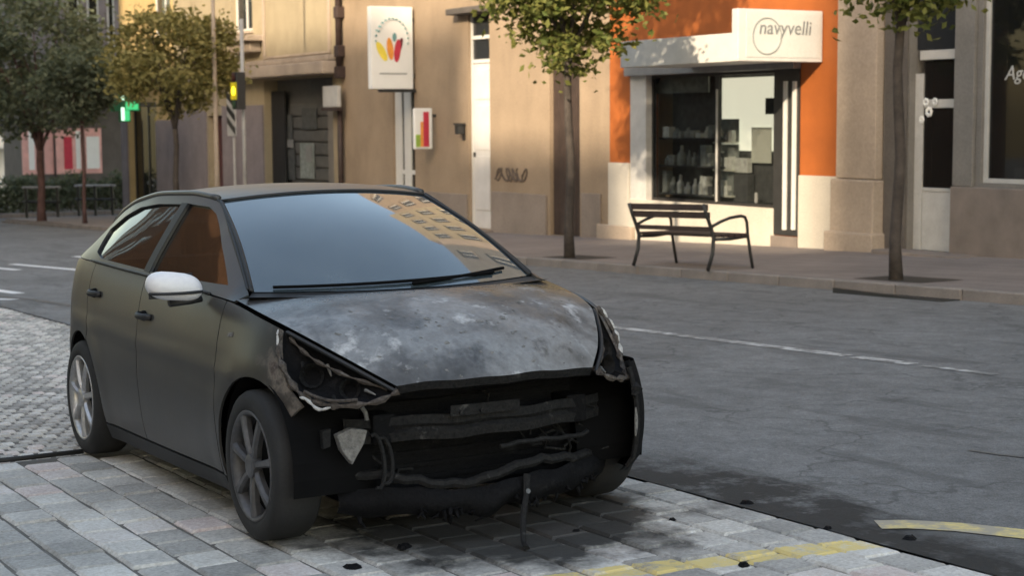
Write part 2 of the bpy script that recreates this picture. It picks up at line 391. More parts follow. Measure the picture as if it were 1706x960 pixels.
pr = rest.build('paving_setts', 'sett', bed); pr['kind'] = 'stuff'
cob = MB()
for i in range(0, 150):
    for j in range(0, 52):
        x = XJ-.02-(i+.5)*.112; y = 1.165-(j+.5*(i % 2)+.5)*.108
        if y < -3.6 or (x > -1.6 and -.75 < y < .9): continue
        w = Vector((x-CX, y-CY, gz(x)-CZ)); dep = w.dot(_fw)
        if abs(w.dot(_r2)/dep*FPX) > 960: continue
        a, b_ = .049+rnd.uniform(-.004, .002), .047+rnd.uniform(-.004, .002); z = gz(x)+rnd.uniform(-.005, .001)
        cob.add([(x-a, y-b_, z-.02), (x+a, y-b_, z-.02), (x+a, y+b_, z-.02), (x-a, y+b_, z-.02), (x-a*.7, y-b_*.7, z), (x+a*.7, y-b_*.7, z), (x+a*.7, y+b_*.7, z), (x-a*.7, y+b_*.7, z)],
                [(4, 5, 6, 7), (0, 1, 5, 4), (1, 2, 6, 5), (2, 3, 7, 6), (3, 0, 4, 7)])
oc = cob.build('cobbles', 'cobble', bed); oc['kind'] = 'stuff'
pm('rubber_hose', (.02, .02, .02), .6, .2, 4, 40, 0)
hose = MB().tube([(XJ+.02+.02*math.sin(k*1.3), -.85-k*.35, gz(XJ)+.017+.001*k) for k in range(12)], .014, 8)
tag(hose.build('hose', 'rubber_hose', None, smooth=True), 'thin black hose on the paving running left from the rear tyre', 'hose')
# ---- painted lines
def paint(name, col, wear, back):
    mt, nt, b = nodes(name); v = coords(nt); n1 = noise(nt, v, 9, 6, .7); n2 = noise(nt, v, 1.2, 3)
    k = ramp(nt, math_(nt, 'ADD', n1, math_(nt, 'MULTIPLY', math_(nt, 'SUBTRACT', n2, .5), .6)), [(wear-.08, grey(0)), (wear+.08, grey(1))])
    nt.links.new(mixc(nt, k, back, col), b.inputs['Base Color']); b.inputs['Roughness'].default_value = .7; return mt
paint('white_line', (.50, .49, .48), .53, (.17, .168, .165)); paint('yellow_line', (.66, .53, .22), .50, (.36, .32, .25)); paint('white_line_far', (.72, .72, .72), .34, (.3, .3, .3))
def strip(name, pts, w, mat, off=.001, label=None):
    pts = [Vector((p[0], p[1], 0)) for p in pts]; vs = []; fs = []
    for i, p in enumerate(pts):
        d = (pts[min(i+1, len(pts)-1)]-pts[max(i-1, 0)]).normalized(); nn = Vector((-d.y, d.x, 0))*w/2
        for q in (p-nn, p+nn): vs.append((q.x, q.y, gz(q.x)+off*.1))
    for i in range(len(pts)-1): fs.append((2*i, 2*i+1, 2*i+3, 2*i+2))
    o = MB().add(vs, fs).build(name, mat, None, fixn=True); o['kind'] = 'structure'
    for p in o.data.polygons:
        if p.normal.z < 0: o.data.flip_normals(); break
    return o
strip('lane_line', [(-5.3, 5.13), (-3.0, 5.20), (-2.05, 5.24)], .135, 'white_line', .003)
strip('lane_line', [(-1.95, 5.235), (-1.35, 5.25)], .135, 'white_line', .003)
strip('lane_line', [(-1.22, 5.25), (-.55, 5.26)], .09, 'white_line', .003)
for a, b_ in (((20, 440), (155, 452)), ((125, 427), (175, 432)), ((-40, 443), (30, 450)), ((-60, 476), (32, 489)), ((-40, 498), (25, 499))):
    strip('lane_line', [on_g(*a), on_g(*b_)], .17, 'white_line_far', .003)
strip('gutter_joint', [on_g(-40, 490), on_g(60, 500), on_g(130, 511)], .12, 'joint_sand', .002)
strip('road_line', [(2.50, 1.40), (2.56, 1.50), (2.72, 1.63), (3.05, 1.79), (3.6, 1.92)], .16, 'yellow_line', .004)
strip('crack_seal', [on_g(1615, 750), on_g(1660, 757), on_g(1760, 768)], .035, 'joint_sand', .002)
# drain grating in the far gutter
dx, dy = on_g(1500, 493)
dr = thing('drain_grating', 'dark iron drain grating in the far gutter beside the right tree', 'drain', (dx, dy, gz(dx)))
fr = MB()
for yy in (-.22, .18): fr.box(dx-.85, dx+.85, dy+yy, dy+yy+.04, gz(dx)-.03, gz(dx)+.03)
f_ = fr.build('frame', 'dark_metal', dr)
for k in range(22):
    xx = dx-.82+k*.077; MB().box(xx, xx+.035, dy-.18, dy+.18, gz(xx)-.02, gz(xx)+.006).build('bar', 'dark_metal', dr)

# ================================================================== BUILDINGS (facade line y = 13.7)
TOP = 17.0
def block(root, x0, x1, y0, y1, z0, z1, mat, roof='roof_tile'):
    MB().box(x0, x1, y0, y1, z0, z1-.02).build('main_block', mat, root)
    r = MB(); ym = (y0+y1)/2; e = .45
    r.add([(x0-.02, y0-e, z1), (x1+.02, y0-e, z1), (x1+.02, y1+e, z1), (x0-.02, y1+e, z1), (x0-.02, ym, z1+2.0), (x1+.02, ym, z1+2.0)], [(0, 1, 5, 4), (2, 3, 4, 5), (0, 4, 3), (1, 2, 5), (0, 3, 2, 1)])
    r.build('roof', roof, root)
def uppers(x0, x1, n, zs, w=1.0, h=1.7):
    out = []
    for z in zs:
        for k in range(n):
            c = x0+(x1-x0)*(k+.5)/n; out.append((c-w/2, c+w/2, z, z+h))
    return out
def fit_uppers(root, hs, frame='white_paint', sill='stone_pillar'):
    for h in hs: window_part(root, *h, FY+.16, frame, 'far_glass', sill=sill)

# ---- A: stone building on the right
XA0, XA1 = fx(1404, 300), 8.0
ra = thing('stone_building', 'shaded brown stone building with a glazed door and lettered window at right', 'building', (-4, FY, gz(-4)+.115))
dL, dR = fx(1513, 250), fx(1591, 250); wL = fx(1634, 250); wz0, wz1 = fz(1640, 305), 3.75
door_b = gz(dL)+.16; dtop = fz(1570, 100)
holes = [(dL, dR, door_b, 3.75), (wL, -5.6, wz0, wz1), (-4.6, -1.6, wz0, wz1)]
upA = uppers(XA0+.6, XA1, 6, (5.4, 8.6, 11.6, 14.4))
wall('wall', XA0, XA1, -.7, TOP, FY, FY+.6, holes+upA, 'grey_render', ra); fit_uppers(ra, upA)
block(ra, XA0+.01, XA1, FY+.61, FY+11, -.7, TOP, 'grey_render')
pl0, pl1 = fx(1405, 300), fx(1471, 300)
bx('pilaster', pl0+.004, pl1, FY-.16, FY-.002, fz(1430, 297), TOP-.4, 'stone_pillar', ra, .02)
bx('pilaster_plinth', pl0-.03, pl1+.05, FY-.24, FY-.003, gz(-11)-.3, fz(1430, 298), 'stone_pillar', ra, .03)
bx('plinth_foot', pl0-.1, pl1+.1, FY-.30, FY-.004, gz(-11)-.3, fz(1430, 385), 'stone_pillar', ra, .03)
bx('jamb_panel', pl1+.06, dL-.01, FY-.045, FY-.003, gz(-10)+.1, 3.7, 'stone_dark', ra, .01)
bx('base_course', dR+.02, XA1, FY-.10, FY-.003, -.5, wz0-.06, 'granite', ra, .015)
bx('window_pier', dR+.015, wL-.1, FY-.06, FY-.002, wz0-.055, 3.74, 'grey_render', ra, .01)
bx('door_step', dL-.15, dR+.6, FY-.55, FY-.102, gz(-10)-.1, door_b+.02, 'granite', ra, .02)
# door
d = thing('glazed_door', 'white framed glazed door with flowers on it under a dark transom', 'door', (dL, FY+.1, door_b))
y = FY+.12; mid = fz(1560, 320); tr = fz(1560, 172)
fr = MB().box(dL+.003, dL+.16, y, y+.08, door_b+.003, fz(1530, 122)).box(dL+.165, dR-.003, y+.01, y+.07, tr-.06, tr+.06)
fr.build('frame', 'pale_frame', d); bx('kick_panel', dL+.165, dR-.004, y+.012, y+.06, door_b+.004, mid, 'pale_frame', d)
bx('rail', dL+.165, dR-.004, y, y+.075, mid+.003, mid+.05, 'pale_frame', d)
MB().box(dL+.165, dR-.004, y+.02, y+.035, mid+.052, tr-.062).build('pane', 'dark_glass', d)
MB().box(dL+.165, dR-.004, y+.02, y+.035, tr+.062, fz(1560, 100)).build('transom_pane', 'dark_glass', d)
bx('lintel_panel', dL+.10, dR-.004, y-.02, y+.08, fz(1560, 98), fz(1560, 82), 'pale_frame', d)
MB().box(dL+.004, dR-.004, y+.02, y+.035, fz(1560, 80), 3.745).build('fanlight', 'far_glass', d)
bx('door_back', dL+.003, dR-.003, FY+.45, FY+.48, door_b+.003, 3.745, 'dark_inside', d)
for k, (qx, qy, r_) in enumerate(((1541, 170, .05), (1556, 169, .045), (1546, 186, .06), (1534, 199, .045))):
    xx, zz = on_y(qx, qy, FY+.1); mb = MB()
    for q in range(7):
        a = q*2*math.pi/7; c = Vector((xx+math.cos(a)*r_*.8, y-.004, zz+math.sin(a)*r_*.8))
        mb.grid(lambda u, v: c+Vector((math.cos(u*2*math.pi)*math.sin(v*math.pi)*r_*.55, math.cos(v*math.pi)*.012, math.sin(u*2*math.pi)*math.sin(v*math.pi)*r_*.55)), 6, 4)
    tag(mb.build('paper_flower', 'sign_white'), 'white round paper flower on the glazed door, ' + ('upper left', 'upper right', 'middle and largest', 'lowest')[k]+' of four', 'flower', 'flowers on the glazed door')
# lettered window
for (a, b_) in ((wL, -5.6), (-4.6, -1.6)):
    w = window_part(ra, a+.003, b_-.003, wz0+.003, wz1-.003, FY+.05, 'pale_frame', 'dark_glass', .06, .1, False, name='shop_window')
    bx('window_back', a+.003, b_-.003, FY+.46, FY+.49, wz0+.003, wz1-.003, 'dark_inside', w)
tz = fz(1680, 122); tx0 = fx(1655, 122)
tx = text_mesh('window_lettering', 'Agencia', .27, lambda u, v, w_: (tx0+.55+u, FY+.085-w_, tz+v), 'pale_frame', ra, .003, .25)
tx['label'] = 'pale slanted word on the dark window glass'
bx('notice', fx(1680, 295)-.05, fx(1706, 295)+.1, FY+.16, FY+.17, wz0+.065, wz0+.22, 'pale_frame', ra, .002)

# ---- B: orange shop
XB0, XB1 = fx(1016, 250), XA0-.004
rb = thing('orange_shop_building', 'building with orange rendered ground floor, white plinth and shop window', 'building', (-15, FY, gz(-15)+.115))
sx0, sx1 = fx(1052, 250), fx(1333, 250); sz0, sz1 = fz(1200, 342), fz(1200, 118); db = fz(1315, 393)
dl = fx(1292, 250)
holes = [(sx0, dl, sz0, sz1), (dl, sx1, db, sz1)]
upB = uppers(XB0, XB1, 4, (5.4, 8.6, 11.6, 14.6))
wall('wall', XB0, XB1, -1.0, 4.6, FY, FY+.6, holes, 'orange_wall', rb)
wall('upper_wall', XB0, XB1, 4.603, TOP+1, FY+.003, FY+.6, upB, 'render_cream', rb); fit_uppers(rb, upB)
block(rb, XB0, XB1, FY+.61, FY+11, -1, TOP+1, 'render_cream')
bx('plinth', sx1+.02, XB1+.0, FY-.05, FY-.002, -.9, fz(1370, 293), 'white_plinth', rb, .01)
bx('plinth', XB0+.01, sx0-.02, FY-.05, FY-.002, -1.2, fz(1035, 271), 'white_plinth', rb, .01)
bx('stall_riser', sx0-.018, dl+.0, FY-.045, FY-.002, -1.2, sz0+.012, 'white_plinth', rb, .01)
bx('plinth_foot', XB0-.25, XB0+.9, FY-.14, FY-.053, -1.2, fz(1020, 374), 'stone_pillar', rb, .02)
jx = fx(1078, 250)
bx('shop_jamb', sx0+.003, jx, FY-.03, FY+.2, sz0+.003, sz1-.004, 'pale_frame', rb, .008)
bx('roller_box', sx0-.02, sx1+.01, FY-.16, FY-.004, sz1-.02, fz(1200, 100), 'grey_metal', rb, .012)
yg = FY+.10; mx = fx(1186, 250)
for (a, b_) in ((jx+.004, mx-.004), (mx+.004, dl-.05)):
    w = MB(); 
    for q in ((a, b_, sz0+.004, sz0+.05), (a, b_, sz1-.07, sz1-.004), (a, a+.04, sz0+.052, sz1-.072), (b_-.045, b_, sz0+.052, sz1-.072)): w.box(q[0], q[1], yg, yg+.06, q[2], q[3])
    w = w.build('display_window', 'dark_metal', rb); MB().box(a+.042, b_-.047, yg+.02, yg+.03, sz0+.052, sz1-.072).build('pane', 'shop_glass', w)
bx('mullion', mx-.003, mx+.003+.03, yg-.02, yg-.002, sz0+.05, sz1-.3, 'pale_frame', rb, .002)
# shop door: dark leaf with two tall pale bars
dn = thing('shop_door', 'narrow dark shop door with two tall pale vertical bars', 'door', (dl, FY+.1, db))
bx('threshold', dl-.04, sx1-.004, FY-.06, FY-.003, gz(-13)-.2, db-.01, 'granite', dn)
bx('leaf', dl-.02, sx1-.004, FY-.028, FY+.02, db+.004, sz1-.006, 'dark_metal', dn)
for q in (1312, 1327): bx('bar', fx(q-2.5, 250), fx(q+2.5, 250), FY-.07, FY-.03, fz(q, 383), fz(q, 135), 'white_paint', dn, .006)
# display
bx('display_floor', jx+.005, dl-.05, FY+.17, FY+.57, sz0+.01, sz0+.05, 'shelf_grey', rb)
bx('display_back', jx+.005, mx-.01, FY+.555, FY+.58, sz0+.052, sz1-.01, 'goods_dark', rb)
bx('display_back', mx-.008, dl-.05, FY+.555, FY+.58, sz0+.052, sz1-.01, 'goods_dark', rb)
def gy(px, py, yy): return on_y(px, py, yy)
def card(name, x0, y0, x1, y1, yy, mat, label, cat, dep=.03, parent=None, group=None):
    a, z1 = gy(x0, y0, yy); b_, z0 = gy(x1, y1, yy); o = bx(name, a, b_, yy, yy+dep, z0, z1, mat, parent, .004)
    return tag(o, label, cat, group) if label else o
emit('panel_added_glow', (.88, .92, .80), .40, (.6, .64, .56))  # glow added to the pale panel to brighten the dark shop display
card('white_panel', 1203, 130, 1287, 252, FY+.50, 'panel_added_glow', 'large pale panel with added glow hung in the right half of the shop window', 'panel', .03)
card('white_panel', 1252, 212, 1284, 272, FY+.46, 'board_white', 'small pale panel hanging in front of the large panel in the shop window', 'panel', .02)
card('dark_box', 1275, 163, 1290, 190, FY+.40, 'goods_dark', 'small dark box at the right edge of the large pale shop window panel', 'box', .04)
card('roller_blind', 1090, 131, 1180, 153, FY+.30, 'goods_mid', 'half lowered grey blind at the top of the left shop window', 'blind', .03)
# shelf stack behind the mullion
sh = thing('display_rack', 'grey rack of pigeonholes with goods beside the shop window mullion', 'rack', (*[gy(1205, 330, FY+.3)[0]], FY+.3, sz0+.05))
a, zt_ = gy(1189, 200, FY+.3); b_, _ = gy(1221, 200, FY+.3)
for k, (t0, t1) in enumerate(((198, 236), (240, 282), (286, 325))):
    z1_ = gy(1200, t0, FY+.3)[1]; z0_ = gy(1200, t1, FY+.3)[1]
    bx('shelf_back', a, b_, FY+.43, FY+.44, z0_, z1_, 'goods_mid', sh); bx('shelf', a, b_, FY+.28, FY+.428, z0_-.03, z0_, 'board_white', sh)
    for q in range(4):
        xa = a+.04+q*(b_-a-.06)/4; bx('goods', xa, xa+(b_-a)/6, FY+.31, FY+.41, z0_+.002, z0_+rnd.uniform(.08, .3), ['goods_pale', 'goods_mid', 'goods_dark', 'goods_pale'][(k+q) % 4], sh)
card('display_box', 1222, 263, 1245, 288, FY+.36, 'goods_pale', 'pale box on a dark stand right of the pigeonhole rack', 'box', .1)
card('display_stand', 1222, 289, 1245, 338, FY+.36, 'goods_dark', 'dark stand under the pale box in the shop window', 'stand', .14)
card('bottle', 1257, 321, 1260, 338, FY+.3, 'sign_white', 'slim white bottle at the foot of the right shop window', 'bottle', .03)
# left display: two shelves with goods
for k, (py, ph, labs) in enumerate(((229, 22, 'top'), (275, 36, 'middle'), (322, 40, 'bottom'))):
    z0_ = gy(1130, py, FY+.3)[1]; zt2 = gy(1130, py-ph, FY+.3)[1]
    o = bx('display_shelf', jx+.03, mx-.02, FY+.24, FY+.54, z0_-.03, z0_, 'goods_dark', None)
    tag(o, labs+' dark shelf in the left half of the shop window', 'shelf')
    xx = jx+.08; n = 0
    while xx < mx-.22:
        w_ = rnd.uniform(.08, .2); h_ = rnd.uniform(.35, .95)*(zt2-z0_); kind = rnd.random(); n += 1
        mt = rnd.choice(['goods_pale', 'goods_mid', 'goods_mid', 'goods_pale', 'goods_dark'])
        if kind < .5: o = bx('package', xx, xx+w_, FY+.28, FY+.42, z0_+.002, z0_+h_, mt, None, .006); c_ = 'package'
        else:
            o = MB().tube([(xx+w_/2, FY+.35, z0_+.002), (xx+w_/2, FY+.35, z0_+h_*.55), (xx+w_/2, FY+.35, z0_+h_*.7), (xx+w_/2, FY+.35, z0_+h_)], [w_*.42, w_*.42, w_*.2, w_*.16], 10).build('jar', mt, None); c_ = 'jar'
        ordn = ('first', 'second', 'third', 'fourth', 'fifth', 'sixth', 'seventh', 'eighth', 'ninth', 'tenth', 'eleventh', 'twelfth', 'thirteenth', 'fourteenth', 'fifteenth')[n-1]
        tag(o, 'small '+c_+', '+ordn+' item from the left on the '+labs+' shop window shelf', c_, labs+' shelf goods in the shop window')
        xx += w_+rnd.uniform(.02, .07)
# canopy over the shop with the lit sign on its uphill end
CYF = 12.14; cx1 = on_x(1372, 60, 0)[0]; cx1 = fx(1372, 60); cx0 = on_y(1040, 90, CYF)[0]
cz0 = fz(1372, 101); czf = on_y(1190, 57, CYF)[1]; czs = fz(1372, 18)
cn = thing('shop_canopy', 'white box canopy jutting out over the orange shop front', 'canopy', (cx1, FY, cz0))
bx('deck', cx0, cx1-.16, CYF, FY-.17, cz0, cz0+.10, 'white_paint', cn, .01)
bx('fascia', cx0-.02, cx1-.16, CYF-.05, CYF-.002, cz0-.02, czf, 'white_paint', cn, .01)
bx('end_panel', cx0-.04, cx0-.021, CYF-.05, FY-.17, cz0-.02, czf, 'white_paint', cn, .005)
sg = thing('shop_sign', 'pale grey shop sign with thin circle and dark script lettering', 'sign', (cx1, FY, cz0))
bx('case', cx1-.155, cx1, CYF-.08, FY-.02, cz0-.02, czs, 'white_paint', sg, .012)
bx('face', cx1+.002, cx1+.008, CYF+.07, FY-.07, cz0+.04, czs-.05, 'sign_grey', sg, .002)
ym = (CYF+FY)/2; zm = (cz0+czs)/2
text_mesh('lettering', 'navyvelli', .30, lambda u, v, w_: (cx1+.012+w_, ym+.02+u, zm+.10+v), 'ink_grey', sg, .003, .12)
ring = MB()
for rr, dd in ((.27, .010),):
    pts = [(cx1+.013, ym-.33+rr*math.cos(t)*1.0, zm-.02+rr*math.sin(t)) for t in [i*2*math.pi/40 for i in range(41)]]
    ring.tube(pts, dd, 6, False)
ring.build('emblem_circle', 'ink_soft', sg)

# ---- C: beige house
XC0, XC1 = fx(570, 150), XB0-.004
rc = thing('beige_house', 'sunlit beige rendered house with a tall white door and brown door', 'house', (-24, FY, gz(-24)+.115))
wd0, wd1 = fx(781, 150), fx(816, 150); wdb = gz(wd0)+.2; wdt = fz(800, 22)
bd0, bd1 = fx(916, 250), fx(966, 250); bdb = gz(bd0)+.13; bdt = 3.55
nd0, nd1 = fx(655, 230), fx(691, 230); ndb = gz(nd0)+.15; ndt = fz(670, 140)
holes = [(wd0, wd1, wdb, wdt), (bd0, bd1, bdb, bdt), (nd0, nd1, ndb, ndt)]
upC = uppers(XC0, XC1, 6, (5.8, 8.8, 11.6, 14.2))
wall('wall', XC0, XC1, -1.5, TOP-.5, FY, FY+.6, holes+upC, 'render_beige', rc); fit_uppers(rc, upC)
block(rc, XC0, XC1, FY+.61, FY+11, -1.5, TOP-.5, 'render_beige')
zs_ = [(XC0+.01, nd0-.06), (nd1+.06, wd0-.08), (wd1+.08, bd0-.1), (bd1+.1, XC1-.27)]
for a, b_ in zs_: bx('base_course', a, b_, FY-.045, FY-.002, gz(a)-.3, gz((a+b_)/2)+.95, 'render_beige_low', rc, .012)
bx('cornice', XC0, XC1, FY-.25, FY-.002, 4.85, 5.05, 'stone_pillar', rc, .03)
# white door
d = thing('tall_white_door', 'tall narrow white door with two dark transom panes', 'door', (wd0, FY, wdb))
y = FY+.06
bx('leaf', wd0+.05, wd1-.05, y+.03, y+.08, wdb+.004, fz(800, 104), 'white_door', d)
fr = MB()
for a, b_ in ((wd0+.003, wd0+.048), (wd1-.048, wd1-.003)): fr.box(a, b_, y, y+.1, wdb+.004, wdt-.004)
for t in (104, 64): fr.box(wd0+.05, wd1-.05, y, y+.09, fz(800, t), fz(800, t-6))
fr.build('frame', 'white_paint', d)
for t0, t1 in ((97.5, 64.5), (57.5, 24)): MB().box(wd0+.05, wd1-.05, y+.04, y+.05, fz(800, t0), fz(800, t1)).build('transom_pane', 'far_glass', d)
for t0, t1 in ((350, 260), (250, 175), (165, 115)): bx('panel', wd0+.16, wd1-.16, y+.012, y+.029, fz(800, t0), fz(800, t1), 'white_door', d, .008)
bx('handle', wd0+.1, wd0+.13, y-.02, y+.028, fz(800, 262), fz(800, 254), 'dark_metal', d)
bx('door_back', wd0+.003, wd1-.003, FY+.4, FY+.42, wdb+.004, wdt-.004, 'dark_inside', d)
lt = bx('door_hood', fx(762, 20), fx(818, 20)+.05, FY-.30, FY-.002, wdt+.01, wdt+.14, 'stone_dark', rc, .02)
bx('door_step', wd0-.2, wd1+.2, FY-.35, FY-.05, wdb-.5, wdb-.01, 'granite', rc, .02)
# brown door
d = thing('brown_panelled_door', 'tall dark brown wooden double door behind the trunk of the tree', 'door', (bd0, FY, bdb))
bx('frame', bd0+.003, bd1-.003, FY+.10, FY+.14, bdb+.004, bdt-.004, 'dark_wood', d)
n = 5
for k in range(n):
    a = bd0+.02+k*(bd1-bd0-.04)/n; bx('plank', a+.006, a+(bd1-bd0-.04)/n-.006, FY+.07, FY+.098, bdb+.02, bdt-.06, 'brown_door', d, .008)
# narrow glazed door left of the projecting sign
d = thing('narrow_white_door', 'narrow white framed door under the big projecting sign', 'door', (nd0, FY, ndb))
y = FY+.06; fr = MB(); m1 = nd0+(nd1-nd0)*.30; m2 = nd0+(nd1-nd0)*.72
for a, b_ in ((nd0+.003, m1), (m1+.13, m2)): fr.box(a, b_, y, y+.07, ndb+.004, ndt-.004)
fr.box(nd0+.004, nd1-.004, y+.01, y+.06, fz(672, 290), fz(672, 283)); fr.build('frame', 'white_paint', d)
MB().box(m1+.002, m1+.128, y+.03, y+.04, ndb+.004, ndt-.004).build('pane', 'far_glass', d)
MB().box(m2+.002, nd1-.003, y+.03, y+.04, ndb+.004, ndt-.004).build('pane', 'dark_glass', d)
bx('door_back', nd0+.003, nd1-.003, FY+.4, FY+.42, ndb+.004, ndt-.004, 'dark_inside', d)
# lamp by the door, graffiti
lx, lz = on_y(774, 222, FY)
l_ = thing('wall_lantern', 'small black lantern on the wall beside the tall white door', 'lantern', (lx, FY, lz))
bx('plate', lx-.05, lx+.05, FY-.03, FY-.002, lz-.15, lz+.05, 'dark_metal', l_); bx('body', lx-.08, lx+.08, FY-.2, FY-.032, lz-.02, lz+.18, 'dark_metal', l_, .02); bx('cap', lx-.1, lx+.1, FY-.22, FY-.03, lz+.182, lz+.22, 'dark_metal', l_)
g = MB(); gx0, gz0 = on_y(850, 291, FY)
for k in range(5):
    ph = rnd.uniform(0, 6); ox = gx0-.55+k*.24
    g.tube([(ox+.16*math.sin(t*1.7+ph)+t*.05, FY-.004, gz0+.13*math.sin(t*2.3+ph*2)) for t in [i*.25 for i in range(16)]], .022, 5, True)
tag(g.build('graffiti_tag', 'graffiti_ink'), 'dark scribbled graffiti tag low on the beige wall', 'graffiti')
# ---- projecting signs
SXP = -26.2
y0_, _ = on_x(618, 80, SXP); y1_, _ = on_x(688, 80, SXP); z1_ = on_x(650, 10, SXP)[1]; z0_ = on_x(655, 148, SXP)[1]
ps = thing('projecting_sign', 'large white projecting sign with coloured petals under a teal arc', 'sign', (SXP, y1_, z0_))
bx('case', SXP-.18, SXP, y0_, y1_, z0_, z1_, 'sign_white', ps, .02)
bx('drip_plate', SXP-.2, SXP+.02, y0_+.25, y1_+.06, z0_-.07, z0_-.003, 'dark_metal', ps)
bx('bracket', SXP-.14, SXP-.06, y1_+.001, FY-.002, z1_-.35, z1_-.25, 'dark_metal', ps); bx('bracket', SXP-.14, SXP-.06, y1_+.001, FY-.002, z0_+.25, z0_+.35, 'dark_metal', ps)
yc = (y0_+y1_)/2; zc = z0_+(z1_-z0_)*.52
arc = MB()
for k in range(15):
    t0 = math.pi*(1.02-k/14*1.04); t1 = t0-.052*1.6
    MB().tube([(SXP+.006, yc+.40*math.cos(t), zc+.12+.50*math.sin(t)) for t in (t0, (t0+t1)/2, t1)], .06, 8, True, .25).build('arc_letter', 'teal_ink', ps)
pass
def petal(mat, cy_, cz_, w, h, rot):
    mb = MB(); pts = []
    for i in range(16):
        t = 2*math.pi*i/16; a, b_ = w*math.cos(t), h*math.sin(t); pts.append((cy_+a*math.cos(rot)-b_*math.sin(rot), cz_+a*math.sin(rot)+b_*math.cos(rot)))
    n = len(pts); mb.add([(SXP+.004, p, q) for p, q in pts]+[(SXP+.010+.002*rot, p, q) for p, q in pts], [tuple(range(n, 2*n))]+[(i, (i+1) % n, n+(i+1) % n, n+i) for i in range(n)])
    mb.build('petal', mat, ps)
petal('yellow_ink', yc-.26, zc-.12, .09, .24, .5); petal('orange_ink', yc-.05, zc-.06, .08, .25, .12); petal('red_ink', yc+.13, zc-.10, .08, .26, -.12); petal('maroon_ink', yc+.19, zc-.0, .055, .2, -.3); petal('teal_ink', yc+.06, zc+.20, .05, .1, -.05)
bx('caption', SXP+.003, SXP+.008, yc-.32, yc+.36, z0_+.33, z0_+.36, 'ink_soft', ps, .001)
SX2 = -25.2
y0_, z1_ = on_x(690, 180, SX2); y1_, z0_ = on_x(721, 248, SX2)
s2 = thing('small_projecting_sign', 'small white projecting sign with red and green stripes beside the big sign', 'sign', (SX2, y1_, z0_))
bx('case', SX2-.1, SX2, y0_, y1_, z0_, z1_, 'sign_white', s2, .03)
bx('stripe', SX2+.001, SX2+.006, y0_+.22, y0_+.36, z0_+.05, z1_-.08, 'red_ink', s2, .001)
bx('stripe', SX2+.001, SX2+.006, y0_+.15, y0_+.215, z0_+.05, z1_-.3, 'orange_ink', s2, .001)
bx('stripe', SX2+.001, SX2+.006, y0_+.03, y0_+.145, z0_+.05, z0_+.32, 'green_ink', s2, .001)
bx('bracket', SX2-.07, SX2-.03, y1_+.001, max(FY-.002, y1_+.05), z1_-.2, z1_-.14, 'dark_metal', s2)

# ---- D: cream house at left with dark shop front
XD1 = XC0-.004; XD0 = fx(292, 150)
rd = thing('cream_house', 'cream house with heavy cornice over a dark closed shop front', 'house', (-36, FY, gz(-36)+.115))
s0, s1, szb, szt = fx(442, 250), fx(556, 250), gz(-33)+.18, fz(500, 130)
rr0, rr1, rrt = fx(348, 250), fx(372, 250), fz(360, 192)
up = [(fx(385, 20), fx(420, 20), fz(400, 52), 6.4)]
upD = uppers(XD0, XD1, 5, (9.0, 12.0))
holes = [(s0, s1, szb, szt), (rr0, rr1, gz(-40)+.15, rrt)]+up+upD
wall('wall', XD0, XD1, -2, TOP+.5, FY, FY+.6, holes, 'render_cream', rd); fit_uppers(rd, upD); fit_uppers(rd, up)
block(rd, XD0, XD1, FY+.61, FY+11, -2, TOP+.5, 'render_cream')
bx('cornice', fx(408, 110), XD1-.05, FY-.5, FY-.002, fz(480, 128), fz(480, 108), 'stone_pillar', rd, .04)
bx('cornice_top', fx(396, 105), XD1-.08, FY-.32, FY-.003, fz(480, 107), fz(480, 98), 'stone_pillar', rd, .03)
a, b_ = fx(440, 50), fx(552, 50); 
for q in ((a, b_, fz(500, 93), fz(500, 89)), (a, a+.12, fz(500, 88.5), 6.8), (b_-.12, b_, fz(500, 88.5), 6.8)): bx('wall_moulding', q[0], q[1], FY-.06, FY-.002, q[2], q[3], 'stone_pillar', rd, .01)
bx('balcony_ledge', fx(398, 70), fx(441, 70), FY-.55, FY-.002, fz(420, 70), fz(420, 60), 'stone_pillar', rd, .03)
bx('balcony_bracket', fx(400, 90), fx(436, 90), FY-.35, FY-.003, fz(420, 88), fz(420, 70.5), 'stone_pillar', rd, .05)
bx('base_course', XD0+.01, rr0-.1, FY-.05, FY-.002, -2, fz(320, 185), 'render_mauve', rd, .01); bx('base_course', rr1+.06, s0-.05, FY-.05, FY-.002, -2, fz(420, 175), 'render_mauve', rd, .01)
sf = thing('closed_shop_front', 'dark closed shop front with posters under the heavy cornice', 'shop front', ((s0+s1)/2, FY, szb))
bx('back_board', s0+.003, s1-.003, FY+.40, FY+.44, szb+.004, szt-.004, 'shutter_grey', sf)
bx('side_panel', s0+.004, s0+.95, FY+.2, FY+.25, szb+.01, szt-.3, 'dark_inside', sf)
bx('side_panel', fx(535, 250), s1-.005, FY+.2, FY+.25, szb+.01, szt-.35, 'grey_render', sf)
for k in range(9):
    z_ = szb+.05+k*.34; bx('shutter_slat', s0+1.0, fx(534, 250), FY+.34, FY+.385, z_, z_+.30, 'shutter_grey', sf, .02)
for (p0, q0, p1, q1, mt) in ((466, 190, 487, 232, 'goods_dark'), (503, 180, 528, 215, 'goods_dark'), (468, 248, 492, 300, 'goods_dark'), (500, 238, 524, 298, 'goods_mid'), (468, 232, 490, 246, 'grey_metal'), (511, 242, 521, 270, 'grey_metal')):
    aa, zz1 = on_y(p0, q0, FY+.3); bb, zz0 = on_y(p1, q1, FY+.3); bx('poster', aa, bb, FY+.295-(.02 if mt == 'grey_metal' else 0), FY+.31-(.018 if mt == 'grey_metal' else 0), zz0, zz1, mt, sf, .003)
d = thing('dark_red_door', 'dark red door in the shaded wall behind the striped marker board', 'door', (rr0, FY, gz(-40)+.15))
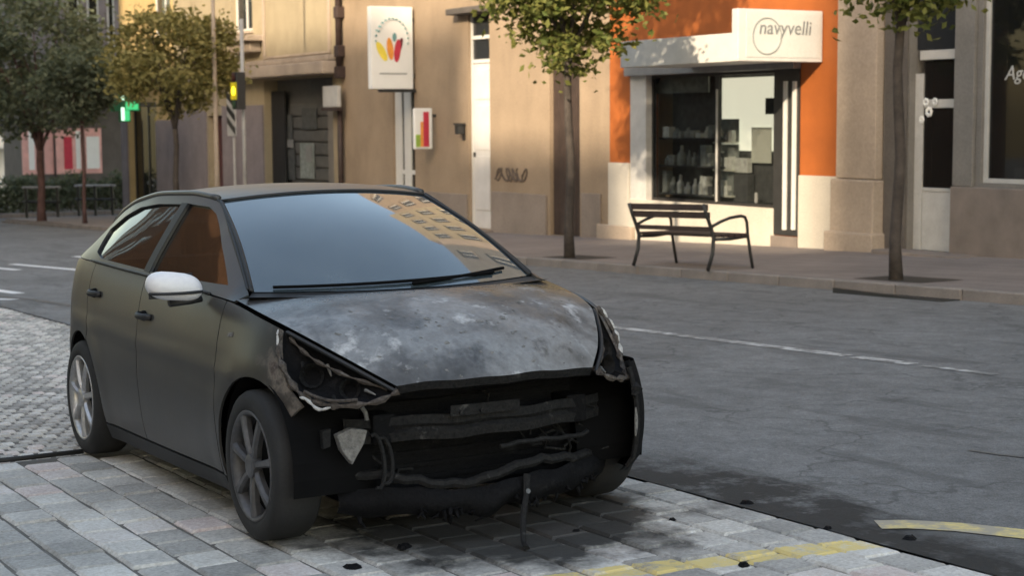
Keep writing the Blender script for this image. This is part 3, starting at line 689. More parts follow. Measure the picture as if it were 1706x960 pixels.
bx('leaf', rr0+.004, rr1-.004, FY+.2, FY+.25, gz(-40)+.154, rrt-.004, 'red_door', d); bx('panel', rr0+.2, rr1-.2, FY+.17, FY+.198, gz(-40)+.5, rrt-1.2, 'red_door', d); bx('handle', rr1-.25, rr1-.2, FY+.12, FY+.198, .2, .3, 'grey_metal', d)
# rain pipe and meter box at the house corner
pxx = fx(572, 100)
pi = thing('drain_pipe', 'dark rain pipe down the seam between cream house and beige house', 'pipe', (pxx, FY, gz(pxx)+.115))
MB().tube([(pxx, FY-.12, fz(572, 128)), (pxx, FY-.12, 9)], .08, 10).build('pipe', 'dark_wood', pi, smooth=True)
MB().tube([(pxx, FY-.12, gz(pxx)+.12), (pxx, FY-.12, fz(572, 180))], .07, 10).build('lower_pipe', 'dark_wood', pi, smooth=True)
for zz in (fz(572, 20), fz(572, 85), fz(572, 120)): bx('clamp', pxx-.13, pxx+.13, FY-.2, FY-.002, zz-.14, zz+.14, 'dark_wood', pi, .02)
mbx = thing('meter_box', 'pale meter box fixed on the rain pipe at the house corner', 'box', (pxx, FY, fz(568, 178)))
bx('case', fx(556, 160), fx(580, 160), FY-.30, FY-.19, fz(568, 178), fz(568, 143), 'pale_frame', mbx, .015); bx('ledge', fx(556, 160)-.05, fx(582, 160), FY-.33, FY-.19, fz(568, 184), fz(568, 179), 'dark_wood', mbx)

# ---- E: yellow house, then the end building and pale far building
XE1 = XD0-.004; XE0 = fx(199, 60)
re_ = thing('yellow_house', 'sunlit yellow house rising behind the olive tree', 'house', (-46, FY, gz(-46)+.115))
upE = [(fx(252, 30), fx(284, 30), fz(270, 58), 7.6)]+uppers(XE0, XE1, 2, (9.5, 12.5))
ge = [(fx(215, 250), fx(262, 250), gz(-46)+.2, fz(240, 170))]
wall('wall', XE0, XE1, -2.2, TOP, FY, FY+.6, upE+ge, 'render_yellow', re_); fit_uppers(re_, upE)
block(re_, XE0, XE1, FY+.61, FY+11, -2.2, TOP, 'render_yellow')
window_part(re_, ge[0][0]+.003, ge[0][1]-.003, ge[0][2]+.003, ge[0][3]-.003, FY+.2, 'dark_metal', 'dark_glass', .08, name='pharmacy_front')
bx('string_course', XE0, XE1, FY-.3, FY-.002, fz(230, 135), fz(230, 118), 'stone_pillar', re_, .03)
bx('base_course', XE0, ge[0][0]-.05, FY-.06, FY-.002, -2.2, fz(210, 200), 'render_mauve', re_, .01); bx('base_course', ge[0][1]+.05, XE1, FY-.06, FY-.002, -2.2, fz(280, 200), 'render_mauve', re_, .01)
# end building, across the side street, facing uphill
def yrange(px, x): return on_x(px, 100, x)[0]
EX = -62.
rf = thing('grey_corner_building', 'shaded mauve grey building with a balcony across the side street', 'building', (EX, 18, gz(EX)+.1))
ya, yb = yrange(104, EX), yrange(104, EX)+9
bz0, bz1 = on_x(150, 130, EX)[1], on_x(150, 86, EX)[1]
MB().box(EX-12, EX, ya, yb, bz0-.002, 16).build('upper_wall', 'render_mauve', rf)
MB().box(EX-12, EX-1.2, ya+.2, yb, gz(EX)-1, bz0-.004).build('ground_floor', 'stone_dark', rf)
bx('balcony', EX+.002, EX+1.0, ya-.05, yrange(203, EX), bz0, bz1, 'render_mauve', rf, .03)
for (p0, p1) in ((113, 134), (147, 166), (180, 192)):
    a, b_ = yrange(p0, EX), yrange(p1, EX); w = MB().box(EX+.002, EX+.06, a, b_, bz1+.02, 7.6).build('window', 'pale_frame', rf); MB().box(EX+.062, EX+.075, a+.08, b_-.08, bz1+.1, 7.5).build('pane', 'dark_glass', w)
bx('roof_slab', EX-12.3, EX+.4, ya-.3, yb, 16.002, 16.3, 'concrete', rf)
# pink lit shop front under it
p0y, p1y = yrange(42, EX), yrange(176, EX); pz0, pz1 = on_x(100, 291, EX)[1], on_x(100, 214, EX)[1]
pk = thing('pink_shop_front', 'pink and white shop front seen below the dark trees', 'shop front', (EX-1, (p0y+p1y)/2, gz(EX)))
bx('fascia', EX-1.19, EX-1.0, p0y, p1y, pz0, pz1, 'pink_front', pk, .01); bx('riser', EX-1.19, EX-.98, p0y, p1y, gz(EX), pz0-.01, 'stone_dark', pk)
for k, (q0, q1) in enumerate(((52, 62), (112, 126), (132, 140), (150, 172))): bx('poster', EX-.998, EX-.98, yrange(q0, EX), yrange(q1, EX), pz0+.2, pz1-.1-.25*(k % 2), ['sign_white', 'red_ink', 'sign_white', 'sign_white'][k], pk, .003)
for q in (74, 94, 143): bx('post', EX-.99, EX-.9, yrange(q, EX), yrange(q+3, EX), gz(EX), pz1+.05, 'dark_wood', pk)
# pale far building left, further down the street
fxx = -100.
rg = thing('pale_far_building', 'pale sunlit apartment building far down the street at the left edge', 'building', (fxx, 18, gz(fxx)))
ya2, yb2 = on_x(-160, 50, fxx)[0], on_x(125, 50, fxx)[0]
MB().box(fxx-14, fxx, ya2, yb2, gz(fxx)-1, 26).build('wall', 'pale_house', rg); bx('roof_slab', fxx-14.4, fxx+.5, ya2-.4, yb2+.4, 26.003, 26.5, 'concrete', rg)
for r_ in range(7):
    for c_ in range(8):
        yy = ya2+1+c_*(yb2-ya2-2)/7.6; zz = 1.2+r_*3.1
        w = MB().box(fxx+.002, fxx+.07, yy, yy+1.3, zz, zz+1.7).build('window', 'grey_metal', rg); MB().box(fxx+.072, fxx+.09, yy+.1, yy+1.2, zz+.1, zz+1.6).build('pane', 'far_glass', w)
    bx('balcony', fxx+.1, fxx+1.1, ya2+1, yb2-1, .2+r_*3.1, .38+r_*3.1, 'pale_house', rg)
# ---- houses on the near side of the street (behind the camera): they shade the road and show in the car's glass
NY = -22.
def near_house(name, label, x0, x1, z1, mat, n):
    zb = gz(x0)-.8; r_ = thing(name, label, 'house', ((x0+x1)/2, NY, gz((x0+x1)/2)), 'houses on the near side of the street')
    MB().box(x0, x1, NY-6, NY, zb, z1).build('wall', mat, r_); bx('roof_slab', x0, x1, NY-6.3, NY+.3, z1+.002, z1+.2, 'concrete', r_)
    for zz in [q for q in (1.0, 4.6, 7.6, 10.6, 13.6, 16.6) if q+1.9 < z1]:
        for k in range(n):
            c = x0+(x1-x0)*(k+.5)/n; w = MB().box(c-.6, c+.6, NY+.002, NY+.07, zz, zz+1.8).build('window', 'white_paint', r_); MB().box(c-.5, c+.5, NY+.072, NY+.09, zz+.1, zz+1.7).build('pane', 'far_glass', w)
near_house('near_house', 'tall plain house across the square behind the camera', 17.0, 40, 28.0, 'concrete', 6)
near_house('near_house', 'lowest house behind the camera, letting sun onto the shop', 7.2, 16.98, 16.7, 'render_cream', 4)
near_house('near_house', 'middle height brick house on the near side of the square', 1.2, 7.18, 18.7, 'brick_house', 2)
near_house('near_house', 'cream house next to the middle height brick house', -28, 1.18, 21.3, 'render_cream', 9)
NY = -7.0
near_house('near_house', 'long brick house down the street mirrored in the car side windows', -80, -34, 30.0, 'brick_house', 14)

# ================================================================== TREES
def leaf_mat(name, a, b_):
    mt, nt, bs = nodes(name); geo = nt.nodes.new('ShaderNodeNewGeometry')
    c = ramp(nt, geo.outputs['Random Per Island'], [(0, a), (.6, tuple((p+q)/2 for p, q in zip(a, b_))), (1, b_)])
    nt.links.new(c, bs.inputs['Base Color']); bs.inputs['Roughness'].default_value = .6; bs.inputs['Specular IOR Level'].default_value = .25
    tr = N(nt, 'ShaderNodeBsdfTranslucent'); nt.links.new(mixc(nt, .5, c, (.16, .17, .03)), tr.inputs[0])
    mx = N(nt, 'ShaderNodeMixShader'); mx.inputs[0].default_value = .3
    nt.links.new(bs.outputs[0], mx.inputs[1]); nt.links.new(tr.outputs[0], mx.inputs[2]); nt.links.new(mx.outputs[0], nt.nodes['Material Output'].inputs[0])
leaf_mat('leaf_green', (.075, .105, .025), (.22, .215, .065)); leaf_mat('leaf_olive', (.16, .15, .055), (.40, .33, .13)); leaf_mat('leaf_dark', (.07, .095, .07), (.18, .20, .13))
def make_tree(label, x, y, fork, cz, rad, nclump, per, leaf, lmat, bark='bark', r0=.09, lean=(0, 0), group='street trees', seed=1, z0=.115, forks=7):
    g = random.Random(seed); zb = gz(x)+z0
    t = thing('street_tree', label, 'tree', (x, y, zb), group)
    mb = MB(); B0 = Vector((x, y, zb-.03)); F_ = Vector((x+lean[0], y+lean[1], fork))
    pts = [B0+(F_-B0)*k/6+Vector((math.sin(k*1.7+seed)*.018, math.cos(k*1.3+seed)*.018, 0))*(0 < k < 6) for k in range(7)]
    mb.tube(pts, [r0*1.35, r0*1.05]+[r0*(1-.05*k) for k in range(5)], 10)
    c = Vector((x+lean[0], y+lean[1], cz)); tips = []
    for k in range(forks):
        a = 2*math.pi*k/forks+g.uniform(-.4, .4); e = g.uniform(.25, 1.)
        end = c+Vector((math.cos(a)*rad[0]*.75*(1.2-e*.6), math.sin(a)*rad[1]*.75*(1.2-e*.6), rad[2]*(e*1.3-.6)))
        mid = F_*.55+end*.45+Vector((0, 0, .12*rad[2])); mb.tube([F_-Vector((0, 0, .06)), F_*.8+mid*.2, mid, end], [r0*.6, r0*.5, r0*.33, r0*.1], 6)
        for q in range(3):
            e2 = mid.lerp(end, g.uniform(.1, .8))+Vector((g.uniform(-1, 1)*rad[0], g.uniform(-1, 1)*rad[1], g.uniform(-.1, .7)*rad[2]))*.45
            s_ = mid.lerp(end, .25*q); mb.tube([s_, s_.lerp(e2, .5)+Vector((0, 0, .06)), e2], [r0*.22, r0*.15, r0*.05], 5)
    mb.build('trunk', bark, t, smooth=True)
    vs = []; fs = []
    for q in range(nclump):
        while True:
            d = Vector((g.uniform(-1, 1), g.uniform(-1, 1), g.uniform(-1, 1)))
            if .15 < d.length < 1: break
        d *= (.72+.28*g.random())/max(d.length, .4) if g.random() < .55 else 1
        cc = c+Vector((d.x*rad[0], d.y*rad[1], d.z*rad[2])); cr = g.uniform(.55, 1.25)*leaf*2.6
        for k in range(per):
            p = cc+Vector((g.gauss(0, 1), g.gauss(0, 1), g.gauss(0, .75)))*cr*.55
            u = Vector((g.gauss(0, 1), g.gauss(0, 1), g.gauss(-.25, .6))).normalized(); w = u.cross(Vector((g.gauss(0, 1), g.gauss(0, 1), g.gauss(0, 1)))).normalized(); nn = u.cross(w)
            L_ = leaf*g.uniform(.65, 1.25); n0 = len(vs)
            vs += [tuple(p-t.location), tuple(p+u*L_*.5+w*L_*.28+nn*L_*.06-t.location), tuple(p+u*L_-t.location), tuple(p+u*L_*.5-w*L_*.28+nn*L_*.06-t.location)]; fs += [(n0, n0+1, n0+2), (n0, n0+2, n0+3)]
    me = bpy.data.meshes.new('crown'); me.from_pydata(vs, [], fs); link('crown', me, lmat, t)
    return t
tx1, ty1 = on_g(949, 430, .115); tx2, ty2 = on_g(1493, 467, .115)
make_tree('street tree with sunlit green crown in front of the brown door', tx1, ty1, 2.75, 4.45, (1.5, 1.4, 1.95), 210, 75, .125, 'leaf_green', r0=.066, seed=3)
make_tree('street tree with dark trunk standing before the stone pilaster at right', tx2, ty2, 2.75, 4.35, (.95, 1.0, 1.5), 120, 70, .115, 'leaf_green', r0=.062, seed=9)
xo = on_y(290, 150, 9.75)[0]
make_tree('olive toned street tree in front of the yellow house', xo, 9.75, 1.6, 3.25, (1.55, 1.55, 1.25), 170, 65, .14, 'leaf_olive', r0=.075, seed=12)
x3 = on_y(66, 250, 9.75)[0]
make_tree('large dark tree with reddish forked trunk at the left edge', x3, 9.75, .9, 3.6, (2.0, 2.2, 2.3), 130, 60, .2, 'leaf_dark', 'bark_red', r0=.12, seed=21, forks=5)
x4 = on_y(138, 250, 9.9)[0]
make_tree('slim dark tree left of the pharmacy cross', x4, 9.9, 1.7, 2.95, (1.0, 1.0, 1.1), 110, 60, .15, 'leaf_dark', 'bark_red', r0=.055, seed=27)
make_tree('dark tree far down the street, just cut by the left edge', -49, 8.9, 2.0, 3.9, (2.0, 2.1, 2.2), 90, 55, .2, 'leaf_dark', r0=.12, seed=31)
# tree pits
for k, (x, y) in enumerate(((tx1, ty1), (tx2, ty2))):
    o = MB().add([(x+a, y+b_, gz(x+a)+.119) for a, b_ in ((-.55, -.16), (.55, -.16), (.55, .5), (-.55, .5))], [(0, 1, 2, 3)]).build('tree_pit', 'soil'); o['kind'] = 'structure'

# ================================================================== STREET FURNITURE
# bench, seen from behind, facing the shop
BX, BY = -10.17, 9.40; bz = gz(BX)+.115
bn = thing('park_bench', 'dark slatted bench facing the orange shop on the far pavement', 'bench', (BX, BY, bz), rot=(0, -SL, 0)); ORG[bn.name] = Vector((0, 0, 0))
HB = .86
for k, (z_, yb_, h_) in enumerate(((.765, -.085, .085), (.665, -.055, .085), (.50, -.01, .06))):
    MB().box(-HB, HB, yb_, yb_+.035, z_, z_+h_).build('back_slat', 'dark_wood', bn, .008)
for k in range(5): MB().box(-HB, HB, .06+k*.105, .06+k*.105+.085, .425-.004*k+.0, .46).build('seat_slat', 'dark_wood', bn, .008)
for sgn in (-1, 1):
    x = sgn*(HB-.02)
    MB().tube([(x, .0-.06, -.0), (x, .02, .22), (x, .04, .42), (x, -.0+.01, .52), (x, -.06, .70), (x, -.115, .85)], .026, 8).build('back_leg', 'dark_metal', bn, smooth=True)
    MB().tube([(x, .66, 0), (x, .62, .22), (x, .585, .44), (x, .575, .60), (x, .545, .665), (x, .48, .685), (x, .30, .665), (x, .15, .62), (x, .03, .57)], .022, 8).build('arm_leg', 'dark_metal', bn, smooth=True)
    MB().tube([(x, .03, .40), (x, .30, .395), (x, .59, .42)], .022, 8).build('side_rail', 'dark_metal', bn, smooth=True)
# traffic light on a pale pole
TLY = 10.2
x = on_y(406, 200, TLY)[0]; zb = gz(x)+.115
tl = thing('traffic_light', 'pale pole with traffic light showing amber near the cream house', 'traffic light', (x, TLY, zb))
MB().tube([(x, TLY, zb), (x, TLY, 4.05)], .045, 10).build('pole', 'pole_paint', tl, smooth=True); MB().tube([(x, TLY, zb), (x, TLY, zb+.12)], .10, 10).build('base', 'grey_metal', tl)
emit('amber_lamp', (1., .72, .04), 1.2); pm('lens_dark', (.05, .012, .012), .3, .1); pm('lens_green', (.012, .05, .022), .3, .1)
hz = [on_y(406, p, TLY)[1] for p in (120, 137, 166, 182)]
bx('housing', x-.02, x+.30, TLY-.26, TLY-.05, hz[3], hz[0], 'dark_metal', tl, .02)
bx('amber_backplate', x-.06, x+.30, TLY-.275, TLY-.262, hz[2], hz[1], 'yellow_housing', tl, .004)
for k, (c, mt) in enumerate((((hz[0]+hz[1])/2, 'lens_dark'), ((hz[1]+hz[2])/2, 'amber_lamp'), ((hz[2]+hz[3])/2, 'lens_green'))):
    MB().tube([(x+.13, TLY-.29, c), (x+.13, TLY-.277, c)], [.085, .10], 14).build('lens', mt, tl)
# striped marker board on a thin post
xm, zm_ = on_y(387, 192, TLY+.3)
mk = thing('marker_board', 'marker board with dark diagonal stripes left of the traffic light', 'sign', (xm, TLY+.3, gz(xm)+.115))
MB().tube([(xm, TLY+.33, gz(xm)+.115), (xm, TLY+.33, zm_+.5)], .03, 8).build('post', 'pole_paint', mk)
bx('board', xm-.28, xm+.28, TLY+.27, TLY+.295, zm_-.48, zm_+.42, 'pole_paint', mk, .005)
for k in range(3):
    z_ = zm_-.42+k*.30; MB().add([(xm-.27, TLY+.264, z_+.24), (xm-.27, TLY+.264, z_+.40), (xm+.27, TLY+.264, z_+.12), (xm+.27, TLY+.264, z_-.04)], [(0, 3, 2, 1)]).build('stripe', 'dark_metal', mk)
# lamp post
xl = on_y(357, 100, 10.4)[0]
lp = thing('lamp_post', 'slim grey lamp post rising out of the picture left of the traffic light', 'lamp post', (xl, 10.4, gz(xl)+.115))
MB().tube([(xl, 10.4, gz(xl)+.1), (xl, 10.4, 1.2), (xl, 10.4, 7.5)], [.075, .055, .045], 10).build('post', 'stone_pillar', lp, smooth=True); MB().tube([(xl, 10.4, gz(xl)+.1), (xl, 10.4, gz(xl)+.5)], .11, 10).build('base', 'stone_pillar', lp)
MB().tube([(xl, 10.4, 7.45), (xl, 9.9, 7.75), (xl, 9.2, 7.8)], .035, 8).build('arm', 'stone_pillar', lp); bx('lamp_head', xl-.13, xl+.13, 8.6, 9.2, 7.72, 7.86, 'grey_metal', lp, .03)
# pharmacy cross
emit('cross_green', (.03, .62, .25), .28, (.02, .3, .12)); emit('cross_white', (.55, 1., .82), .45); pm('cross_case', (.012, .14, .06), .5, .15, 4, 40, 0)
xc = -42.5; yc, zc = on_x(208, 176, xc)
pc = thing('pharmacy_cross', 'glowing green pharmacy cross between the dark trees', 'sign', (xc, yc, zc-.4))
bx('upright', xc-.14, xc, yc-.17, yc+.17, zc-.5, zc+.5, 'cross_case', pc, .01); bx('crossbar', xc-.13, xc-.002, yc-.48, yc+.48, zc-.17, zc+.17, 'cross_case', pc, .01)
bx('light_bar', xc+.002, xc+.012, yc-.12, yc-.02, zc-.45, zc-.05, 'cross_white', pc, .002); bx('light_bar', xc+.002, xc+.012, yc-.12, yc-.02, zc+.18, zc+.46, 'cross_white', pc, .002); bx('light_bar', xc+.002, xc+.012, yc+.02, yc+.42, zc-.12, zc+.12, 'cross_green', pc, .002); bx('light_bar', xc+.002, xc+.012, yc-.02, yc+.14, zc-.46, zc-.14, 'cross_green', pc, .002)
MB().tube([(xc-.07, yc+.48, zc), (xc-.07, FY+.0, zc)], .03, 8).build('arm', 'dark_metal', pc)
# railings by the crossing
for k, (p0, p1, lab) in enumerate((((45, 366), (97, 366), 'low metal railing hoop at the far crossing, left one'), ((132, 360), (188, 360), 'low metal railing hoop at the far crossing, right one beside the car roof'))):
    (xa, ya_), (xb, yb_) = on_g(*p0), on_g(*p1); xs_ = (xa+xb)/2
    r_ = thing('railing', lab, 'railing', (xs_, (ya_+yb_)/2, gz(xs_)), 'railings at the far crossing')
    H = 1.12
    for q, (x, y) in enumerate(((xa, ya_), ((xa+xb)/2, (ya_+yb_)/2), (xb, yb_))): MB().tube([(x, y, gz(x)-.02), (x, y, gz(x)+H)], .055, 8).build('post', 'dark_metal', r_)
    for h in (H, .62): MB().tube([(xa-(xb-xa)*.1, ya_-(yb_-ya_)*.1, gz(xa)+h), (xb+(xb-xa)*.1, yb_+(yb_-ya_)*.1, gz(xb)+h)], .045, 8).build('rail', 'pole_paint' if h == H else 'dark_metal', r_)
# hedge behind the railings
g = random.Random(5); hv = []; hf = []
(hx0, hy0), (hx1, hy1) = on_g(-60, 362), on_g(235, 352); hb = Vector(((hx0+hx1)/2, (hy0+hy1)/2, gz(hx0)))
for k in range(9000):
    t = g.random(); x = hx0+(hx1-hx0)*t-g.random()*.9; y = hy0+(hy1-hy0)*t+g.uniform(-.3, .3); z = gz(x)+g.random()**.7*(1.35+.2*math.sin(t*23)+.15*math.sin(t*51))
    u = Vector((g.gauss(0, 1), g.gauss(0, 1), g.gauss(0, 1))).normalized(); w = u.cross(Vector((g.gauss(0, 1), g.gauss(0, 1), 1))).normalized(); L_ = .16*g.uniform(.6, 1.2); p = Vector((x, y, z))-hb; n0 = len(hv)
    hv += [tuple(p), tuple(p+u*L_*.5+w*L_*.3), tuple(p+u*L_), tuple(p+u*L_*.5-w*L_*.3)]; hf += [(n0, n0+1, n0+2), (n0, n0+2, n0+3)]
hd = thing('hedge', 'low green hedge behind the railings at left', 'hedge', hb)
me = bpy.data.meshes.new('foliage'); me.from_pydata(hv, [], hf); link('foliage', me, 'leaf_dark', hd)
st = MB()
for k in range(14):
    t = (k+.5)/14; x = hx0+(hx1-hx0)*t-.4; y = hy0+(hy1-hy0)*t; st.tube([(x, y, gz(x)-.03), (x, y, gz(x)+.9)], .03, 5)
st.build('stems', 'bark', hd)
# far grey panel under the trees (kiosk)
kx = -47.0; ky, kz = on_x(250, 290, kx)

# ================================================================== THE CAR
def car_paint():
    mt, nt, b = nodes('burnt_paint'); v = coords(nt)
    sx = nt.nodes.new('ShaderNodeSeparateXYZ'); nt.links.new(v, sx.inputs[0])
    n1 = noise(nt, v, 2.2, 6, .6); n2 = noise(nt, v, 9, 6, .65); n3 = noise(nt, v, 42, 4, .7)
    dust = ramp(nt, n1, [(.3, (.034, .034, .0345)), (.7, (.052, .051, .050))])
    c = mixc(nt, .25, dust, ramp(nt, n3, [(.3, grey(.35)), (.7, grey(.65))]), 'OVERLAY')
    # burn front: from ~0.35 m behind the front axle forwards, ragged edge
    k = math_(nt, 'ADD', sx.outputs[0], math_(nt, 'MULTIPLY', math_(nt, 'SUBTRACT', n2, .5), .55))
    burn = ramp(nt, k, [(.0, grey(0)), (1., grey(1))]); 
    km = N(nt, 'ShaderNodeMapRange'); km.inputs[1].default_value = 1.30; km.inputs[2].default_value = 1.48; nt.links.new(k, km.inputs[0])
    ash = ramp(nt, n2, [(.30, (.012, .011, .011)), (.46, (.055, .045, .038)), (.56, (.15, .125, .105)), (.66, (.045, .03, .026)), (.80, (.30, .28, .26))])
    low = N(nt, 'ShaderNodeMapRange'); low.inputs[1].default_value = .62; low.inputs[2].default_value = .22; nt.links.new(math_(nt, 'ADD', sx.outputs[2], math_(nt, 'MULTIPLY', math_(nt, 'SUBTRACT', n2, .5), .3)), low.inputs[0])
    c = mixc(nt, math_(nt, 'MULTIPLY', low.outputs[0], .45), c, (.085, .080, .074))
    sm = N(nt, 'ShaderNodeMapRange'); sm.inputs[1].default_value = .55; sm.inputs[2].default_value = 1.45; nt.links.new(math_(nt, 'ADD', sx.outputs[0], math_(nt, 'MULTIPLY', math_(nt, 'SUBTRACT', n1, .5), 1.3)), sm.inputs[0])
    c = mixc(nt, math_(nt, 'MULTIPLY', sm.outputs[0], .75), c, (.014, .014, .0145))
    c2 = mixc(nt, km.outputs[0], c, ash)
    nt.links.new(c2, b.inputs['Base Color'])
    rr = math_(nt, 'ADD', math_(nt, 'MULTIPLY', km.outputs[0], .40), math_(nt, 'ADD', .30, math_(nt, 'MULTIPLY', n1, .16))); nt.links.new(rr, b.inputs['Roughness'])
    b.inputs['Specular IOR Level'].default_value = .5
    bump(nt, b, n3, .12, .003); return mt
def hood_mat():
    mt, nt, b = nodes('burnt_hood'); v = coords(nt)
    sx = nt.nodes.new('ShaderNodeSeparateXYZ'); nt.links.new(v, sx.inputs[0])
    n1 = noise(nt, v, 2.0, 7, .62); n2 = noise(nt, v, 6.0, 7, .68); n3 = noise(nt, v, 38, 4, .7)
    c = ramp(nt, n1, [(.34, (.040, .039, .040)), (.44, (.09, .09, .095)), (.53, (.20, .205, .215)), (.62, (.15, .15, .155)), (.72, (.05, .049, .05))])
    c = mixc(nt, ramp(nt, n2, [(.57, grey(0)), (.68, grey(.85))]), c, (.46, .46, .47))
    c = mixc(nt, ramp(nt, n2, [(.30, grey(.8)), (.42, grey(0))]), c, (.028, .027, .028))
    c = mixc(nt, .55, c, ramp(nt, n3, [(.25, grey(.28)), (.75, grey(.7))]), 'OVERLAY')
    # towards the cowl the paint survived
    km = N(nt, 'ShaderNodeMapRange'); km.inputs[1].default_value = 1.34; km.inputs[2].default_value = 1.12
    nt.links.new(math_(nt, 'ADD', sx.outputs[0], math_(nt, 'MULTIPLY', math_(nt, 'SUBTRACT', n2, .5), .35)), km.inputs[0])
    c = mixc(nt, km.outputs[0], c, (.055, .053, .054)); nt.links.new(c, b.inputs['Base Color'])
    nt.links.new(mixc(nt, km.outputs[0], ramp(nt, n2, [(.3, grey(.36)), (.7, grey(.62))]), grey(.2)), b.inputs['Roughness']); b.inputs['Specular IOR Level'].default_value = .6
    h = math_(nt, 'ADD', n2, math_(nt, 'MULTIPLY', n3, .4)); bump(nt, b, h, .35, .012); return mt
def char_mat(name, lo, hi, ashy):
    mt, nt, b = nodes(name); v = coords(nt); n2 = noise(nt, v, 12, 6, .7); n3 = noise(nt, v, 60, 4, .7)
    nt.links.new(mixc(nt, ramp(nt, n2, [(.60, grey(0)), (.72, grey(ashy))]), ramp(nt, n3, [(.3, lo), (.7, hi)]), (.30, .29, .28)), b.inputs['Base Color'])
    b.inputs['Roughness'].default_value = .75; b.inputs['Specular IOR Level'].default_value = .12; bump(nt, b, math_(nt, 'ADD', n2, n3), .6, .01); return mt
car_paint(); hood_mat(); char_mat('char_black', (.003, .003, .0038), (.008, .008, .0095), .04); char_mat('char_grey', (.009, .009, .010), (.024, .0235, .024), .22); char_mat('ash_pale', (.10, .097, .094), (.24, .235, .23), .5)
char_mat('ash_white', (.34, .33, .32), (.62, .61, .60), .4); char_mat('burnt_rim', (.035, .030, .028), (.115, .098, .088), .6)
pm('black_plastic', (.016, .016, .017), .55, .2, 4, 60, .1); pm('tyre_rubber', (.018, .018, .019), .8, .2, 6, 70, .3); pm('alloy', (.42, .42, .43), .35, .15, 8, 60, .05, metal=.6); pm('alloy_sooty', (.085, .085, .092), .5, .35, 8, 60, .1, metal=.3)
pm('mirror_white', (.74, .73, .76), .35, .04, 5, 60, 0); pm('seat_cloth', (.035, .034, .034), .9, .2, 8, 80, .2); pm('under_black', (.004, .004, .0045), .9, .2, 5, 30, 0, spec=.1)
pm('bare_steel', (.12, .12, .125), .5, .35, 8, 60, .2, metal=.5)
mt, nt, b = nodes('windscreen_glass'); v = coords(nt)   # dusty, smoke-hazed screen
n1 = noise(nt, v, 3.2, 5, .6)
nt.links.new(ramp(nt, n1, [(.3, (.030, .045, .056)), (.7, (.055, .072, .084))]), b.inputs['Base Color']); b.inputs['Roughness'].default_value = .06; b.inputs['IOR'].default_value = 1.75; b.inputs['Specular IOR Level'].default_value = .8
b.inputs['Coat Weight'].default_value = .5; b.inputs['Coat Roughness'].default_value = .02
glass_mat('side_glass', (.012, .010, .009), .30, .03, .8, 1.6)

def spl(xs, ys):
    xs = np.array(xs, float); ys = np.array(ys, float); o = np.argsort(xs); xs = xs[o]; ys = ys[o]
    d = np.diff(ys)/np.diff(xs); m_ = np.zeros_like(xs); m_[0] = d[0]; m_[-1] = d[-1]
    for i in range(1, len(xs)-1): m_[i] = 0 if d[i-1]*d[i] <= 0 else 2*d[i-1]*d[i]/(d[i-1]+d[i])
    def f(x):
        x = min(max(x, xs[0]), xs[-1]); i = min(max(int(np.searchsorted(xs, x))-1, 0), len(xs)-2); h = xs[i+1]-xs[i]; t = (x-xs[i])/h
        return float((2*t**3-3*t*t+1)*ys[i]+(t**3-2*t*t+t)*h*m_[i]+(-2*t**3+3*t*t)*ys[i+1]+(t**3-t*t)*h*m_[i+1])
    return f
Wx = spl([-1.95, -1.90, -1.80, -1.65, -1.4, -.9, 0, .8, 1.2, 1.45, 1.62, 1.75, 1.85, 1.92], [.56, .645, .735, .795, .835, .86, .865, .858, .848, .812, .765, .70, .61, .50])
zbelt = spl([-1.95, -1.6, -1.2, -.6, 0, .5, .93, 1.2, 1.4, 1.6, 1.75, 1.88], [1.02, 1.055, 1.05, 1.03, 1.01, .985, .962, .922, .880, .80, .73, .655])
gsec = spl([.05, .14, .20, .30, .42, .55, .68, .78, .88, .95, 1.0], [.11, .072, .046, .022, .008, .0, .004, .012, .030, .048, .070])
def ys(x, z):
    c1 = .010*math.exp(-((x-1.265)**2+(z-.31)**2-.16)**2/.006) + .010*math.exp(-((x+1.265)**2+(z-.31)**2-.16)**2/.006)
    crease = .006*math.exp(-((z-(.70+.03*(-x)))/.02)**2)*(1 if -1.5 < x < 1.1 else 0)
    return Wx(x)-gsec(z/zbelt(x))+c1+crease
zrail = spl([-1.62, -1.45, -1.25, -1.0, -.6, -.2, .05, .15, .35, .6, .8, .95], [1.215, 1.275, 1.325, 1.368, 1.402, 1.405, 1.39, 1.376, 1.292, 1.172, 1.068, .985])
yrail = spl([-1.62, -1.4, -1.0, -.5, .0, .15, .5, .95], [.535, .555, .565, .565, .555, .548, .62, .715])
def yg(x, z):
    a = ys(x, zbelt(x)); t = (z-zbelt(x))/max(zrail(x)-zbelt(x), 1e-3); t = min(max(t, 0), 1.05)
    return a+(yrail(x)-a)*(t**1.12)
def inside(p, poly):
    c = False; n = len(poly)
    for i in range(n):
        (x0, y0), (x1, y1) = poly[i], poly[(i+1) % n]
        if (y0 > p[1]) != (y1 > p[1]) and p[0] < (x1-x0)*(p[1]-y0)/(y1-y0)+x0: c = not c
    return c
def dens(poly, r):
    out = []
    for i in range(len(poly)):
        a, b_ = Vector(poly[i]), Vector(poly[(i+1) % len(poly)]); n = max(1, int((b_-a).length/r))
        out += [tuple(a.lerp(b_, k/n)) for k in range(n)]
    return out
